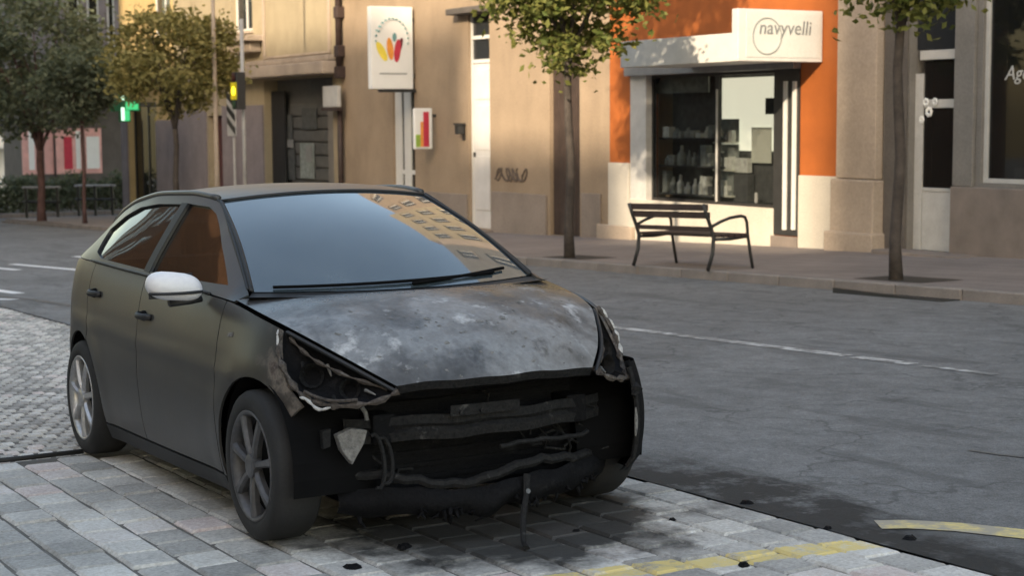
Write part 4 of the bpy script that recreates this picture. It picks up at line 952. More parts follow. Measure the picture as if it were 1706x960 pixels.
def panel(name, outline, fn, mat, parent, res=.035, th=.012, holes=(), sgn=-1, sm=True, inset=0.):
    """sheet panel: 2-D outline triangulated and laid on the body surface fn(a,b)->(x,y,z), given thickness"""
    loops = [dens(outline, res)]+[dens(h, res) for h in holes]; pts = []; ed = []
    for lp in loops:
        n0 = len(pts); pts += [Vector(p) for p in lp]; ed += [(n0+i, n0+(i+1) % len(lp)) for i in range(len(lp))]
    nb = len(pts); arr = np.array([tuple(p) for p in pts])
    lo = arr[:len(loops[0])].min(0); hi = arr[:len(loops[0])].max(0)
    for i in range(int((hi[0]-lo[0])/res)+1):
        for j in range(int((hi[1]-lo[1])/res)+1):
            p = (lo[0]+(i+.5)*res, lo[1]+(j+.5)*res)
            if inside(p, outline) and not any(inside(p, h) for h in holes) and ((arr-p)**2).sum(1).min() > (res*.55)**2: pts.append(Vector(p))
    v2, _, f2, _, _, _ = delaunay_2d_cdt(pts, ed, [], 1, 1e-5)
    fs = []
    for f in f2:
        c = sum((v2[i] for i in f), Vector((0, 0)))/3
        if inside(c, outline) and not any(inside(c, h) for h in holes): fs.append(tuple(f))
    P3 = [Vector(fn(p.x, p.y)) for p in v2]
    bm = bmesh.new(); bv = [bm.verts.new(p) for p in P3]
    for f in fs:
        try: bm.faces.new([bv[i] for i in f])
        except ValueError: pass
    for v in [v for v in bm.verts if not v.link_faces]: bm.verts.remove(v)
    bmesh.ops.recalc_face_normals(bm, faces=bm.faces)
    # outward test: away from the car's core line
    s_ = 0
    for f in bm.faces:
        c = f.calc_center_median(); s_ += f.normal.dot(Vector((c.x*.15, c.y, (c.z-.5)*.8)))*f.calc_area()
    if s_ < 0: bmesh.ops.reverse_faces(bm, faces=bm.faces)
    bm.normal_update()
    if inset:
        for v in bm.verts: v.co -= v.normal*inset
        bm.normal_update()
    nrm = {v: v.normal.copy() for v in bm.verts}; be = [e for e in bm.edges if len(e.link_faces) == 1]
    orig = list(bm.verts); of = list(bm.faces); inner = {v: bm.verts.new(v.co-nrm[v]*th) for v in orig}
    for f in of: bm.faces.new([inner[v] for v in reversed(f.verts)])
    rim = {}
    def rv(v, k):
        if (v, k) not in rim: rim[(v, k)] = bm.verts.new(v.co if k == 0 else v.co-nrm[v]*th)
        return rim[(v, k)]
    for e in be:
        f = e.link_faces[0]; lp = [l for l in f.loops if l.edge == e][0]; a, b_ = lp.vert, lp.link_loop_next.vert
        bm.faces.new([rv(b_, 0), rv(a, 0), rv(a, 1), rv(b_, 1)])
    me = bpy.data.meshes.new(name); bm.to_mesh(me); bm.free()
    return link(name, me, mat, parent, sm)
def arc(cx, cz, r, a0, a1, n=14): return [(cx+r*math.cos(R(a0+(a1-a0)*k/n)), cz+r*math.sin(R(a0+(a1-a0)*k/n))) for k in range(n+1)]

car = thing('burnt_car', 'dark grey hatchback with burnt out front and white mirror on the paving', 'car', (0, 0, 0), rot=(0, -SL, 0))
WB, RW, RA = 1.265, .312, .368
G = .004
def topline(xa, xb, n=10, off=0.): return [(xa+(xb-xa)*k/n, zbelt(xa+(xb-xa)*k/n)-off) for k in range(n+1)]
for s in (-1, 1):
    side = lambda x, z, s=s: (x, s*ys(x, z), z)
    green = lambda x, z, s=s: (x, s*yg(x, z), z)
    # front wing
    a_end = 8 if s < 0 else -10
    if s < 0: front = [(1.60, .575), (1.62, .59), (1.60, .605), (1.53, .66), (1.46, .76), (1.42, .84), (1.405, .872)]
    else: front = [(1.60, .58), (1.62, .61), (1.60, .64), (1.53, .70), (1.46, .78), (1.42, .84), (1.405, .872)]
    out = [(.885, .215)]+arc(WB, .31, RA, 195, 38, 20)+front+topline(1.40, .935, 10, .004)+[(.885, .962)]
    panel('front_wing', out, side, 'burnt_paint', car, sgn=s)
    # doors
    fd = [(.877, .225), (.877, .960)]+topline(.86, -.20, 12, .003)+[(-.20, .225)]
    dfr = panel('door', fd, side, 'burnt_paint', car, sgn=s)
    rd_ = [(-.208, .225), (-.208, zbelt(-.208)-.003)]+topline(-.22, -1.10, 10, .003)+[(-1.12, .86), (-1.06, .70)]+arc(-WB, .31, RA+.012, 62, -2, 8)+[(-.886, .225)]
    drr = panel('door', rd_, side, 'burnt_paint', car, sgn=s)
    # rear quarter up to the tail, with the wheel arch
    q = [(-.896, .215)]+[p for p in arc(-WB, .31, RA+.004, -4, 62, 9)]+[(-1.068, .70), (-1.128, .86), (-1.108, zbelt(-1.108)-.003)]+topline(-1.12, -1.86, 8, .003)
    q += [(-1.90, .95), (-1.915, .75), (-1.92, .50), (-1.90, .30), (-1.86, .22), (-1.67, .22)]+arc(-WB, .31, RA, 193, 66, 16)[:-1]
    q2 = topline(-1.108, -1.86, 8, .003)+[(-1.90, .95), (-1.915, .75), (-1.92, .50), (-1.90, .30), (-1.86, .20), (-1.66, .20)]+arc(-WB, .31, RA, 196, 64, 16)+[(-1.072, .70), (-1.130, .86)]
    panel('rear_quarter', q2, side, 'burnt_paint', car, sgn=s)
    # sill
    panel('sill', [(.905, .135), (.885, .212), (-.90, .212), (-.915, .135)], side, 'black_plastic', car, sgn=s)
    # glasshouse side with window holes
    w1 = [(.775, 1.022), (.40, 1.222), (.21, 1.318), (.10, 1.350), (-.165, 1.364), (-.185, 1.040)]
    w2 = [(-.275, 1.046), (-.255, 1.360), (-.60, 1.358), (-.90, 1.338), (-1.12, 1.288), (-1.30, 1.215), (-1.22, 1.10), (-1.06, 1.072)]
    rl = [(-1.62, zbelt(-1.62)+.003)]
    top = [(x_, zrail(x_)) for x_ in np.linspace(-1.62, .945, 34)]
    bot = [(x_, zbelt(x_)+.003) for x_ in np.linspace(.945, -1.62, 30)]
    panel('window_surround', top+bot, green, 'burnt_paint', car, holes=(w1, w2), sgn=s, res=.03)
    ctr = lambda poly, k: [(sum(p[0] for p in poly)/len(poly)*(1-k)+p[0]*k, sum(p[1] for p in poly)/len(poly)*(1-k)+p[1]*k) for p in poly]
    panel('side_window', ctr(w1, 1.03), green, 'side_glass', car, th=.003, sgn=s, inset=.014)
    panel('side_window', ctr(w2, 1.03), green, 'side_glass', car, th=.003, sgn=s, inset=.014)
    # belt trim, B-pillar cover
    MB().tube([(x_, s*(ys(x_, zbelt(x_))+.004), zbelt(x_)+.006) for x_ in np.linspace(.68, -1.2, 24)], .008, 6).build('belt_trim', 'black_plastic', car, smooth=True)
    panel('pillar_cover', [(-.186, 1.035), (-.168, 1.366), (-.252, 1.366), (-.274, 1.04)], lambda x, z, s=s: (x, s*(yg(x, z)+.003), z), 'black_plastic', car, th=.004, sgn=s)
    # handles
    for x_, z_ in ((-.09, .835), (-.965, .895)):
        p = [(x_+.10-.2*k/6, s*(ys(x_+.10-.2*k/6, z_)+.004+.030*math.sin(math.pi*k/6)), z_+.004*k/6) for k in range(7)]
        d_ = dfr if x_ > -.5 else drr
        MB().tube(p, .013, 8, flat=1.2).build('handle', 'black_plastic', d_, smooth=True)
        MB().tube([(x_+.02-.08*k/3, s*(ys(x_, z_)-.002), z_-.0) for k in range(4)], [.012, .026, .026, .012], 10).build('handle_cup', 'under_black', d_)
    # mirror (only the near one survived)
    if s < 0:
        mc = Vector((.645, s*.945, 1.018)); mb = MB()
        def mir(u, v, s=s):
            a = 2*math.pi*u; b_ = math.pi*v-math.pi/2; cb = math.copysign(abs(math.cos(b_))**.6, math.cos(b_)); ca = math.copysign(abs(math.cos(a))**.75, math.cos(a)); sa = math.copysign(abs(math.sin(a))**.75, math.sin(a))
            x_ = .085*sa*cb if sa > 0 else .035*sa*cb
            return (mc.x+x_, mc.y+.125*ca*cb, mc.z+.066*math.sin(b_)*(1 if math.sin(b_)>0 else .9)-.016*ca*cb)
        mb.grid(mir, 24, 14); m_ = mb.build('mirror', 'mirror_white', car, smooth=True)
        MB().tube([(.655, s*.83, .965), (.66, s*.88, .958), (.66, s*.97, .950)], [.03, .032, .03], 8, flat=.6).build('mirror_foot', 'black_plastic', m_, smooth=True)
        MB().tube([(mc.x+.02+.075*math.cos(t), mc.y+.118*math.sin(t)*1.0, mc.z-.022) for t in np.linspace(-1.4, 1.4, 12)], .007, 6).build('mirror_seam', 'black_plastic', m_)
        bx('mirror_glass', mc.x-.037, mc.x-.033, mc.y-.10, mc.y+.10, mc.z-.05, mc.z+.055, 'side_glass', m_, .001)
    # wheel wells
    for xw in (WB, -WB):
        lin = MB(); lin.grid(lambda u, v: (xw+(RA+.012)*math.cos(R(-12+204*u)), s*(.84-.34*v-.02), .31+(RA+.012)*math.sin(R(-12+204*u))), 20, 2)
        lin.add([(xw+RA*math.cos(R(-12+204*k/16)), s*.50, .31+RA*math.sin(R(-12+204*k/16))) for k in range(17)], [tuple(range(17))])
        lin.build('wheel_arch_liner', 'under_black', car)
    # tail lamp
    panel('tail_lamp', [(-1.80, .78), (-1.78, .98), (-1.86, .99), (-1.90, .90), (-1.90, .78)], lambda x, z, s=s: (x, s*(ys(x, z)+.003), z), 'red_ink', car, th=.01, sgn=s)
# side repeater on the near wing
panel('side_repeater', [(.99, .82), (.99, .838), (1.035, .842), (1.04, .824)], lambda x, z: (x, -(ys(x, z)+.003), z), 'ash_pale', car, th=.004)
# roof, tailgate
def roofz(x, y):
    zc_ = ROOFC(x); yr = yrail(x); return zrail(x)+(zc_-zrail(x))*(1-abs(min(1, abs(y)/yr))**2.3)
ROOFC = spl([-1.66, -1.45, -1.2, -.8, -.4, -.1, .1, .24], [1.285, 1.345, 1.393, 1.432, 1.448, 1.445, 1.43, 1.412])
def roof_pt(u, v, dz=0.):
    w = 2*u-1; xf = .225-.085*w*w; xr = -1.66+.05*w*w; x = xf+(xr-xf)*v; y = w*(yrail(x)-.003); return (x, y, roofz(x, y)+dz+.002)
rm = MB(); rm.grid(roof_pt, 30, 34); rm.build('roof', 'burnt_paint', car, smooth=True, fixn=True)
rm = MB(); rm.grid(lambda u, v: (roof_pt(.03+.94*u, .01+.97*v, -.03)), 10, 10); rm.build('headliner', 'seat_cloth', car)
for s in (-1, 1):
    MB().tube([(x_, s*(yrail(x_)-.012), zrail(x_)+.006) for x_ in np.linspace(.12, -1.58, 26)], .017, 8).build('roof_gutter', 'burnt_paint', car, smooth=True)
def tail_pt(u, v):
    w = 2*u-1; z = tz_(v); x = tx_(v)+.16*abs(w)**2.6*(1 if v > .3 else .5+v*1.67); return (x, w*th_(v), z)
tz_ = spl([0, .3, .45, .7, .85, 1], [1.275, 1.02, .95, .68, .45, .22]); tx_ = spl([0, .3, .45, .7, .85, 1], [-1.66, -1.88, -1.93, -1.975, -1.985, -1.92]); th_ = spl([0, .3, .45, .7, 1], [.53, .63, .68, .70, .66])
t_ = MB(); t_.grid(tail_pt, 20, 12, v0=.3); t_.build('tailgate', 'burnt_paint', car, smooth=True)
t_ = MB(); t_.grid(tail_pt, 20, 6, v1=.295); t_.build('rear_window', 'side_glass', car, smooth=True)
# windscreen
def ws(u, v, off=0.):
    w = 2*u-1; sb = math.sin(math.pi*v)
    x = (1.085-.165*w*w)*(1-v)+(.235-.085*w*w)*v+.028*sb; y = w*(.690*(1-v)+.535*v); z = (.985+.012*w*w)*(1-v)+(1.408-.034*w*w)*v+.036*sb*(1-.45*w*w)
    return (x+off*.45, y, z+off*.89)
w_ = MB(); w_.grid(lambda u, v: ws(u, v), 32, 22); wsc = w_.build('windscreen', 'windscreen_glass', car, smooth=True)
rim_ = [ws(0, k/20, .003) for k in range(21)]+[ws(k/24, 1, .003) for k in range(25)]+[ws(1, 1-k/20, .003) for k in range(21)]
MB().tube(rim_, .013, 6, flat=.6).build('seal', 'black_plastic', wsc, smooth=True)
for s in (0, 1):   # windscreen pillars
    a_ = MB(); sg_ = -1 if s == 0 else 1
    def apil(u, v, s=s, sg_=sg_):
        p = Vector(ws(s, v, .002)); x = p.x-.012; q = Vector((x-.012, sg_*yrail(x), zrail(x)+.0)); r_ = p.lerp(q, u); return r_+Vector((0, sg_*.010, .010))*math.sin(math.pi*u)
    a_.grid(apil, 5, 16); a_.build('pillar', 'black_plastic', car, smooth=True)
# cowl, wipers
cw = MB(); cw.grid(lambda u, v: (lambda p, e: (p[0]+.085*v, p[1]*(1+.09*v), p[2]-.018*math.sin(math.pi*v*.8)-.004))(ws(u, 0), 0), 24, 4); cw.build('cowl', 'black_plastic', car, smooth=True)
for u0, v0, u1, v1 in ((.06, .02, .84, .05), (.50, .015, .90, .075)):
     mb = MB(); mb.tube([Vector(ws(u0+(u1-u0)*k/10, v0+(v1-v0)*k/10, .012)) for k in range(11)], .0075, 6); mb.build('wiper', 'under_black', car, smooth=True)
# bonnet
hx = spl([0, .28, .56, .76, .9, 1], [.925, 1.15, 1.385, 1.56, 1.72, 1.825]); hy = spl([0, .28, .56, .76, .9, 1], [.770, .758, .722, .645, .548, .452]); hzv = spl([0, .28, .56, .76, .9, 1], [.972, .934, .885, .815, .738, .668])
hxc = spl([0, 1], [1.165, 1.885]); hzc = spl([1.10, 1.3, 1.5, 1.7, 1.82, 1.87, 1.90], [.990, .962, .915, .835, .752, .700, .664])
def hood_pt(u, v, off=0.):
    w = 2*u-1; xe, ye, ze = hx(v), hy(v), hzv(v); xc_ = 1.165+(1.888-1.165)*v; k = 1-abs(w)**2.4
    z = ze+(hzc(xc_)-ze)*k+.010*math.exp(-((abs(w)-.66)/.12)**2)*math.sin(math.pi*min(1, v*1.1))
    wob = .004*math.sin(9*w+5*v)*math.sin(7*v+3*w)*v
    return (xe+(xc_-xe)*(1-w*w), ye*w, z+off+wob)
h_ = MB(); h_.grid(hood_pt, 44, 40); hd_ = h_.build('bonnet', 'burnt_hood', car, smooth=True, fixn=True)
l_ = MB(); l_.grid(lambda u, v: (lambda p: (p[0]-.012*v*1.5, p[1], p[2]-.035*v))(hood_pt(u, 1)), 40, 2); l_.build('bonnet_lip', 'char_grey', hd_)
u_ = MB(); u_.grid(lambda u, v: (lambda p: (p[0]-.02, p[1]*.985, p[2]-.035))(hood_pt(u, v)), 16, 14); u_.build('bonnet_underside', 'char_black', hd_)
# flaked ash lying on the bonnet
g = random.Random(11); fl = MB()
for k in range(90):
    u, v = g.uniform(.05, .93), g.uniform(.38, .99); r_ = g.uniform(.003, .010)*(1 if g.random() < .85 else 1.8); c = Vector(hood_pt(u, v, .002)); e1 = (Vector(hood_pt(u+.01, v, .002))-c).normalized(); e2 = (Vector(hood_pt(u, min(1, v+.01), .002))-c)
    e2 = e2.normalized() if e2.length > 1e-6 else Vector((1, 0, 0)); n = g.randint(5, 7); ph = g.random()*6
    ring_ = [c+(e1*math.cos(ph+i*2*math.pi/n)*g.uniform(.5, 1.2)+e2*math.sin(ph+i*2*math.pi/n)*g.uniform(.5, 1.2))*r_ for i in range(n)]
    fl.add([c+Vector((0, 0, r_*.15))]+ring_, [(0, 1+i, 1+(i+1) % n) for i in range(n)])
o = fl.build('ash_flakes', 'ash_pale', hd_); o['kind'] = 'stuff'
# interior
bx('dashboard', .55, .98, -.66, .66, .62, .93, 'seat_cloth', car, .05)
for y_ in (-.36, .36):
    st_ = bx('seat', -.45, .10, y_-.24, y_+.24, .32, .52, 'seat_cloth', car, .06)
    sb_ = MB(); sb_.add([(-.42+a, y_+b_, c) for a, b_, c in ((0, -.22, .45), (.14, -.22, .45), (.14, .22, .45), (0, .22, .45), (-.24, -.19, 1.08), (-.14, -.19, 1.08), (-.14, .19, 1.08), (-.24, .19, 1.08))], [(0, 3, 2, 1), (4, 5, 6, 7), (0, 1, 5, 4), (1, 2, 6, 5), (2, 3, 7, 6), (3, 0, 4, 7)])
    sb_.build('seat_back', 'seat_cloth', car, .03); bx('headrest', -.66, -.56, y_-.12, y_+.12, 1.09, 1.26, 'seat_cloth', car, .03)
bx('rear_seat', -1.35, -1.05, -.58, .58, .40, 1.02, 'seat_cloth', car, .05)
MB().tube([(.42+.02*math.cos(t), .36+.18*math.sin(t), .86+.17*math.cos(t)) for t in np.linspace(0, 2*math.pi, 22)], .016, 6, False).build('steering_wheel', 'black_plastic', car, smooth=True)
bx('floor_pan', -1.72, 1.55, -.58, .58, .17, .34, 'under_black', car, .02)
bx('engine_bay', .98, 1.50, -.50, .50, .30, .78, 'under_black', car, .03)
for s in (-1, 1): bx('sill_box', -.86, .86, s*.66-.12, s*.66+.12, .16, .40, 'under_black', car, .02)
# ---- wheels
def make_wheel(xw, s, rim_mat, label):
    w = bpy.data.objects.new('wheel', None); COL.objects.link(w); w.parent = car; w.location = (xw, s*.852, RW); w['label'] = label
    if s > 0: w.rotation_euler = (0, 0, math.pi)
    prof = [(.218, .014), (.228, .0), (.248, -.006), (.280, -.004), (.300, .008), (.310, .026), (.312, .10), (.310, .170), (.298, .190), (.25, .20), (.218, .19)]   # (radius, depth inwards)
    n = 44; vs = []; fs = []
    for k in range(n):
        a = 2*math.pi*k/n
        for r_, d in prof: vs.append((r_*math.cos(a), d, r_*math.sin(a)))
    m_ = len(prof)
    for k in range(n):
        for i in range(m_-1): fs.append((k*m_+i, k*m_+i+1, ((k+1) % n)*m_+i+1, ((k+1) % n)*m_+i))
    t = MB(); t.v = vs; t.f = fs
    def lo(mb, name, mat, par, smooth=True, fix=True):
        me = bpy.data.meshes.new(name); me.from_pydata(mb.v, [], mb.f); bm = bmesh.new(); bm.from_mesh(me); bmesh.ops.recalc_face_normals(bm, faces=bm.faces); bm.to_mesh(me); bm.free(); return link(name, me, mat, par, smooth)
    lo(t, 'tyre', 'tyre_rubber', w)
    tr = MB()
    for k in range(60):
        a = 2*math.pi*k/60
        for d0 in (.045, .115):
            q = .04; vs4 = [((.3128)*math.cos(a+da), d, (.3128)*math.sin(a+da)) for da, d in ((0, d0), (.035, d0+.005), (.06, d0+.05), (.025, d0+.045))]; tr.add(vs4, [(0, 1, 2, 3)])
    rim = MB(); rp = [(.224, .008), (.231, .0), (.224, -.005), (.212, .003), (.203, .03), (.198, .12)]
    vs = []; fs = []
    for k in range(n):
        a = 2*math.pi*k/n
        for r_, d in rp: vs.append((r_*math.cos(a), d, r_*math.sin(a)))
    for k in range(n):
        for i in range(len(rp)-1): fs.append((k*6+i, k*6+i+1, ((k+1) % n)*6+i+1, ((k+1) % n)*6+i))
    rim.v = vs; rim.f = fs; rm_ = lo(rim, 'rim', rim_mat, w)
    bk = MB(); bk.add([(0, .07, 0)]+[(.20*math.cos(2*math.pi*k/24), .07, .20*math.sin(2*math.pi*k/24)) for k in range(24)], [(0, 1+(k+1) % 24, 1+k) for k in range(24)]); lo(bk, 'brake_disc', 'under_black', w, False)
    for k in range(7):
        sp = MB(); a = 2*math.pi*k/7+.2
        def P_(r_, off, d): return (r_*math.cos(a)-off*math.sin(a), d, r_*math.sin(a)+off*math.cos(a))
        rows = [(.035, .018, .008), (.09, .0145, .002), (.16, .016, .002), (.213, .022, .006)]
        vs = []
        for r_, hw, d in rows: vs += [P_(r_, -hw, d+.008), P_(r_, -hw*.55, d-.006), P_(r_, hw*.55, d-.006), P_(r_, hw, d+.008), P_(r_, hw*.8, d+.03), P_(r_, -hw*.8, d+.03)]
        fs = [(i*6+j, i*6+(j+1) % 6, (i+1)*6+(j+1) % 6, (i+1)*6+j) for i in range(3) for j in range(6)]
        sp.add(vs, fs); lo(sp, 'spoke', rim_mat, rm_, False)
    hub = MB().tube([(0, .03, 0), (0, -.006, 0), (0, -.010, 0)], [.05, .048, .034], 18); lo(hub, 'hub_cap', rim_mat, rm_, False)
    return w
make_wheel(-WB, -1, 'alloy', 'rear wheel with bright silver spokes'); make_wheel(WB, -1, 'alloy_sooty', 'sooty front wheel nearest the camera')
make_wheel(-WB, 1, 'alloy', 'rear wheel on the road side'); make_wheel(WB, 1, 'alloy_sooty', 'sooty front wheel on the road side')
# ---- burnt front end
def wob(p, a, k): return (p[0]+a*math.sin(k*1.9+p[1]*17), p[1]+a*math.sin(k*2.7+1), p[2]+a*math.sin(k*3.1+p[1]*23))
mb = MB()
bx('radiator', 1.52, 1.57, -.50, .50, .20, .62, 'char_black', car, .01)
for k in range(7): bx('radiator_fin', 1.571, 1.583, -.48, .48, .235+k*.052, .255+k*.052, 'char_black', car, .002)
MB().tube([wob((1.66-.10*(y_/.6)**2, y_, .625+.012*math.sin(y_*5)), .004, k) for k, y_ in enumerate(np.linspace(-.60, .62, 16))], .028, 8, flat=1.3).build('upper_crossmember', 'char_black', car)
bm_ = MB(); pr_ = [(.0, -.045), (.03, -.05), (.035, -.015), (.018, 0), (.035, .015), (.03, .05), (.0, .045)]
bm_.grid(lambda u, v: (lambda y_, q: (1.735-.14*(y_/.62)**2+q[0]+.003*math.sin(y_*31), y_, .475+q[1]+.004*math.sin(y_*19+q[0]*50)))(-.60+1.2*u, pr_[min(6, int(round(v*6)))]), 36, 6); bm_.build('crash_beam', 'char_grey', car)
for s in (-1, 1):
    bx('chassis_leg', 1.40, 1.70, s*.45-.05, s*.45+.05, .42, .54, 'char_black', car, .012)
bx('plate_remnant', 1.785, 1.79, -.20, .12, .515, .56, 'char_grey', car, .002)
for y_ in (-.155, -.06): MB().tube([(1.78, y_, .53), (1.80, y_, .53)], .009, 6).build('bolt', 'char_grey', car)
# lower apron, melted and sagging
def apron(u, v):
    y_ = -.62+1.30*u; sag = -.03*math.exp(-((u-.38)/.25)**2)+.006*math.sin(y_*14)+.004*math.sin(y_*37)
    return (1.80-.24*(abs(y_)/.65)**2.2+.035*math.sin(v*math.pi)+.01*math.sin(y_*23+v*3), y_, .255-.115*v+sag+.02*max(0, u-.5)+.01*math.sin(y_*29)*v)
a_ = MB(); a_.grid(apron, 60, 6); a_.build('melted_apron', 'char_black', car, smooth=True)
MB().tube([wob((1.795-.20*(abs(y_)/.6)**2.2, y_, .285+.015*math.sin(y_*9)-.03*math.exp(-((y_+.15)/.25)**2)), .006, k) for k, y_ in enumerate(np.linspace(-.56, .60, 26))], .020, 7).build('lower_grille_bar', 'char_grey', car)
MB().tube([wob((1.79-.12*(abs(y_)/.6)**2, y_, .37+.02*y_+.008*math.sin(y_*11)), .003, k) for k, y_ in enumerate(np.linspace(.02, .50, 12))], .010, 6).build('grille_bar', 'char_grey', car)
g = random.Random(3)
for k in range(26):   # drips of melted plastic
    y_ = g.uniform(-.55, .6); p = Vector(apron((y_+.62)/1.30, g.uniform(.6, 1.))); L_ = g.uniform(.01, .045); L_ = min(L_, p.z-.006)
    MB().tube([p, p+Vector((g.uniform(-.01, .015), g.uniform(-.012, .012), -L_*.5)), p+Vector((g.uniform(-.01, .02), g.uniform(-.02, .02), -L_))], [g.uniform(.008, .02), .009, .004], 6).build('melted_drip', 'char_black', car)
# torn strip hanging to the ground, with a bolt
MB().tube([(1.82, .13, .25), (1.86, .10, .17), (1.90, .06, .10), (2.0, .0, .02), (2.06, -.02, .012)], [.018, .012, .014, .012, .016], 6, flat=.5).build('hanging_strip', 'char_grey', car)
MB().tube([(1.845, .11, .185), (1.86, .11, .19)], .011, 8).build('bolt', 'bare_steel', car)
# cables and wires in the cavity
for k in range(9):
    y_ = g.uniform(-.55, .5); z_ = g.uniform(.3, .6); MB().tube([(1.62+g.uniform(-.03, .05), y_+t*g.uniform(.1, .3), z_+.05*math.sin(t*6+k)-t*.1) for t in np.linspace(0, 1, 8)], .006, 5).build('wire', 'char_grey', car)
# near-side bumper bracket and fog lamp hoop
MB().add([(1.70, -.655, .475), (1.72, -.60, .50), (1.745, -.545, .49), (1.735, -.555, .44), (1.715, -.60, .355), (1.70, -.635, .41), (1.66, -.655, .475), (1.68, -.60, .50), (1.70, -.545, .49), (1.69, -.555, .44), (1.68, -.60, .355), (1.66, -.635, .41)],
         [(0, 1, 2, 3, 4, 5), (11, 10, 9, 8, 7, 6)]+[(i, i+6, (i+1) % 6+6, (i+1) % 6) for i in range(6)]).build('bumper_bracket', 'ash_pale', car, .004)
MB().add([(1.66, -.70, .49), (1.675, -.67, .50), (1.68, -.675, .43), (1.667, -.70, .42), (1.63, -.70, .49), (1.645, -.67, .50), (1.65, -.675, .43), (1.637, -.70, .42)], [(0, 1, 2, 3), (7, 6, 5, 4), (0, 4, 5, 1), (1, 5, 6, 2), (2, 6, 7, 3), (3, 7, 4, 0)]).build('bracket_tab', 'char_grey', car, .003)
MB().tube([(1.70+.0*t, -.545, .575), (1.71, -.535, .555), (1.715, -.533, .525)], .009, 6).build('bracket_stub', 'ash_pale', car)
for dy, rr in ((0, .085), (.035, .10)): MB().tube([(1.73-.02*math.sin(t), -.47-dy+.035*math.cos(t), .36+rr*math.sin(t)*1.05) for t in np.linspace(-1.9, 1.9, 16)], .009, 6).build('fog_lamp_hoop', 'char_grey', car)
# inner wing sheet closing the nose behind the near headlamp
pn = MB(); pn.grid(lambda u, v: (1.56-.10*u, -.50-.24*u, .22+.48*v), 3, 4); pn.build('inner_wing', 'char_black', car)
pn = MB(); pn.grid(lambda u, v: (1.56-.10*u, .50+.24*u, .22+.48*v), 3, 4); pn.build('inner_wing', 'char_black', car)
# ---- headlamps: near one burnt to the housing, far one with a rim of white glass left
def hl_outer(t, s): # along wing / nose edge, tail -> inner tip
    xs_ = spl([0, .2, .45, .7, .88, 1], [1.395, 1.47, 1.60, 1.745, 1.83, 1.855]); zs2 = spl([0, .2, .45, .7, .88, 1], [.872, .765, .628, .598, .612, .650]); yv = spl([0, .2, .45, .7, .88, 1], [.757, .790, .748, .672, .545, .460])
    return Vector((xs_(t), s*yv(t), zs2(t)))
def hl_inner(t, s):
    v = .575+.425*t; p = hood_pt(1 if s > 0 else 0, v); return Vector((p[0]+.004, p[1]+s*.012, p[2]-.014))
for s in (-1, 1):
    hl = MB()
    def cav(u, v, s=s):
        p = hl_inner(v, s).lerp(hl_outer(v, s), u); dep = .085*math.sin(math.pi*min(1, max(0, u)))**.6*math.sin(math.pi*min(1, max(.02, v)))**.6
        return p+Vector((-.75, -s*.45, -.25))*dep
    hl.grid(cav, 12, 24); H_ = hl.build('headlamp', 'char_black', car, smooth=True)
    if s < 0: H_['label'] = 'burnt out headlamp housing on the near side'
    MB().tube([hl_outer(t, s)+Vector((.002, s*.002, 0)) for t in np.linspace(0, 1, 26)], [.011+.007*math.sin(k*2.3) for k in range(26)], 6).build('rim', 'burnt_rim', H_)
    MB().tube([hl_inner(t, s)+Vector((.004, 0, -.004)) for t in np.linspace(0, 1, 24)], .009, 6).build('upper_rim', 'black_plastic', H_)
    MB().tube([hl_inner(t, s).lerp(hl_outer(t, s), .25)+Vector((-.02, -s*.01, -.004)) for t in np.linspace(.1, .95, 20)], [.007+.004*math.sin(k*1.7) for k in range(20)], 5).build('reflector_edge', 'burnt_rim', H_)
    for (u, v, r_) in ((.55, .42, .05), (.5, .72, .042)):
        c = Vector(cav(u, v)); ax = Vector((.9, s*.35, .15)).normalized(); MB().tube([c-ax*.01, c+ax*.035, c+ax*.05], [r_*.5, r_*.85, r_], 14, False).build('lamp_bowl', 'char_grey', H_)
    for k, (v, u) in enumerate(((.5, .2), (.8, .45), (.62, .75), (.3, .5))): MB().tube([Vector(cav(u, v))+Vector((.02, 0, .0)), Vector(cav(min(.95, u+.22), v+.05))+Vector((.035, 0, .01))], [.008, .003], 6).build('molten_bit', 'ash_pale' if k in (1, 0) else 'char_grey', H_)
    if s < 0:
        MB().tube([hl_outer(t, s)+Vector((.022, s*.012, -.012+.01*math.sin(t*30))) for t in np.linspace(.42, .66, 10)], [.003, .007, .005, .008, .004, .007, .008, .005, .006, .003], 6).build('melted_edge', 'ash_white', H_)
        MB().tube([hl_outer(t, s)+Vector((.004, s*.008, .004)) for t in np.linspace(.0, .12, 6)], [.003, .008, .007, .005, .005, .002], 6).build('tail_glass', 'ash_white', H_)
        MB().tube([hl_outer(t, s)+Vector((.012, s*.006, .022)) for t in np.linspace(.46, .80, 10)], .007, 6).build('trim_strip', 'burnt_rim', H_)
    else:
        for k in range(4):
            t0 = .02+k*.09; MB().tube([hl_outer(t, s)+Vector((.004, s*.010, .006)) for t in np.linspace(t0, t0+.075, 4)], [.004, .011, .009, .003], 5).build('glass_shard', 'ash_white', H_)
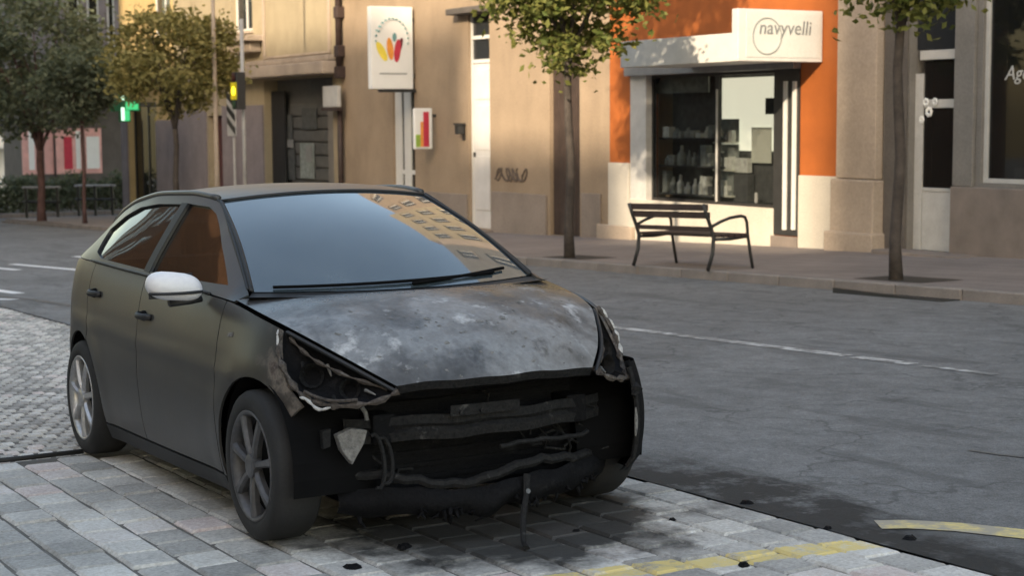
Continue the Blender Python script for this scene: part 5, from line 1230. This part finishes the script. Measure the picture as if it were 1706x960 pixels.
# ---- far bumper corner that survived
def bc(u, v, off=0.):
    th = R(-4+82*u); ex = .62; x = 1.44+.39*(math.sin(max(0, th))**ex if th > 0 else th*.3); y = .40+.435*(math.cos(th)**ex); z = .19+.475*v
    bul = -.045*(2*v-1)**2-.03*(1 if v < .12 else 0)*(1-v/.12)
    return (x+(bul+off)*math.sin(th), y+(bul+off)*math.cos(th)*.9, z)
b_ = MB(); b_.grid(bc, 24, 16, u1=.74); b_.grid(lambda u, v: bc(u, v, -.02), 24, 16, u1=.74); b_.build('bumper_corner', 'char_black', car, smooth=True)
MB().tube([bc(.735, v, -.004) for v in np.linspace(.05, .95, 12)], .012, 6).build('torn_edge', 'char_grey', car)
MB().tube([Vector(bc(.78, v, -.01))+Vector((.02, .0, 0)) for v in np.linspace(.34, .60, 6)], [.003, .007, .008, .008, .006, .003], 6).build('torn_flap', 'ash_pale', car)
MB().tube([Vector(bc(.78, .70, 0)), Vector(bc(.74, .76, .01)), Vector(bc(.72, .80, 0))], [.012, .026, .012], 8).build('torn_flap', 'char_grey', car)
# ---- debris on the ground
g = random.Random(19)
spots = [(672, 912, .035, 'left of the hanging strip on the paving'), (585, 948, .045, 'nearest the bottom edge below the front wheel'), (1240, 942, .03, 'beside the yellow line on the paving'), (1245, 838, .03, 'on the road edge just right of the bumper corner'),
         (1515, 897, .035, 'at the end of the yellow road line'), (960, 885, .02, 'on the paving right of the hanging strip'), (1120, 866, .018, 'alone on the pale paving right of the bumper'), (1380, 880, .022, 'in the gutter between bumper corner and yellow road line')]
for k, (px_, py_, r_, where) in enumerate(spots):
    x, y = on_g(px_, py_); r2 = r_; mb = MB(); n = 7
    ring_ = [(x+r2*math.cos(i*2*math.pi/n)*g.uniform(.6, 1.3), y+r2*math.sin(i*2*math.pi/n)*g.uniform(.6, 1.3), gz(x)-.004) for i in range(n)]
    top_ = [((p[0]-x)*.55+x+g.uniform(-.3, .3)*r2, (p[1]-y)*.55+y, gz(x)+r2*g.uniform(.2, .4)) for p in ring_]
    mb.add(ring_+top_, [tuple(range(n, 2*n)), tuple(range(n-1, -1, -1))]+[(i, (i+1) % n, n+(i+1) % n, n+i) for i in range(n)])
    tag(mb.build('charred_fragment', 'char_black'), 'small charred fragment '+where, 'debris', 'charred debris around the car')
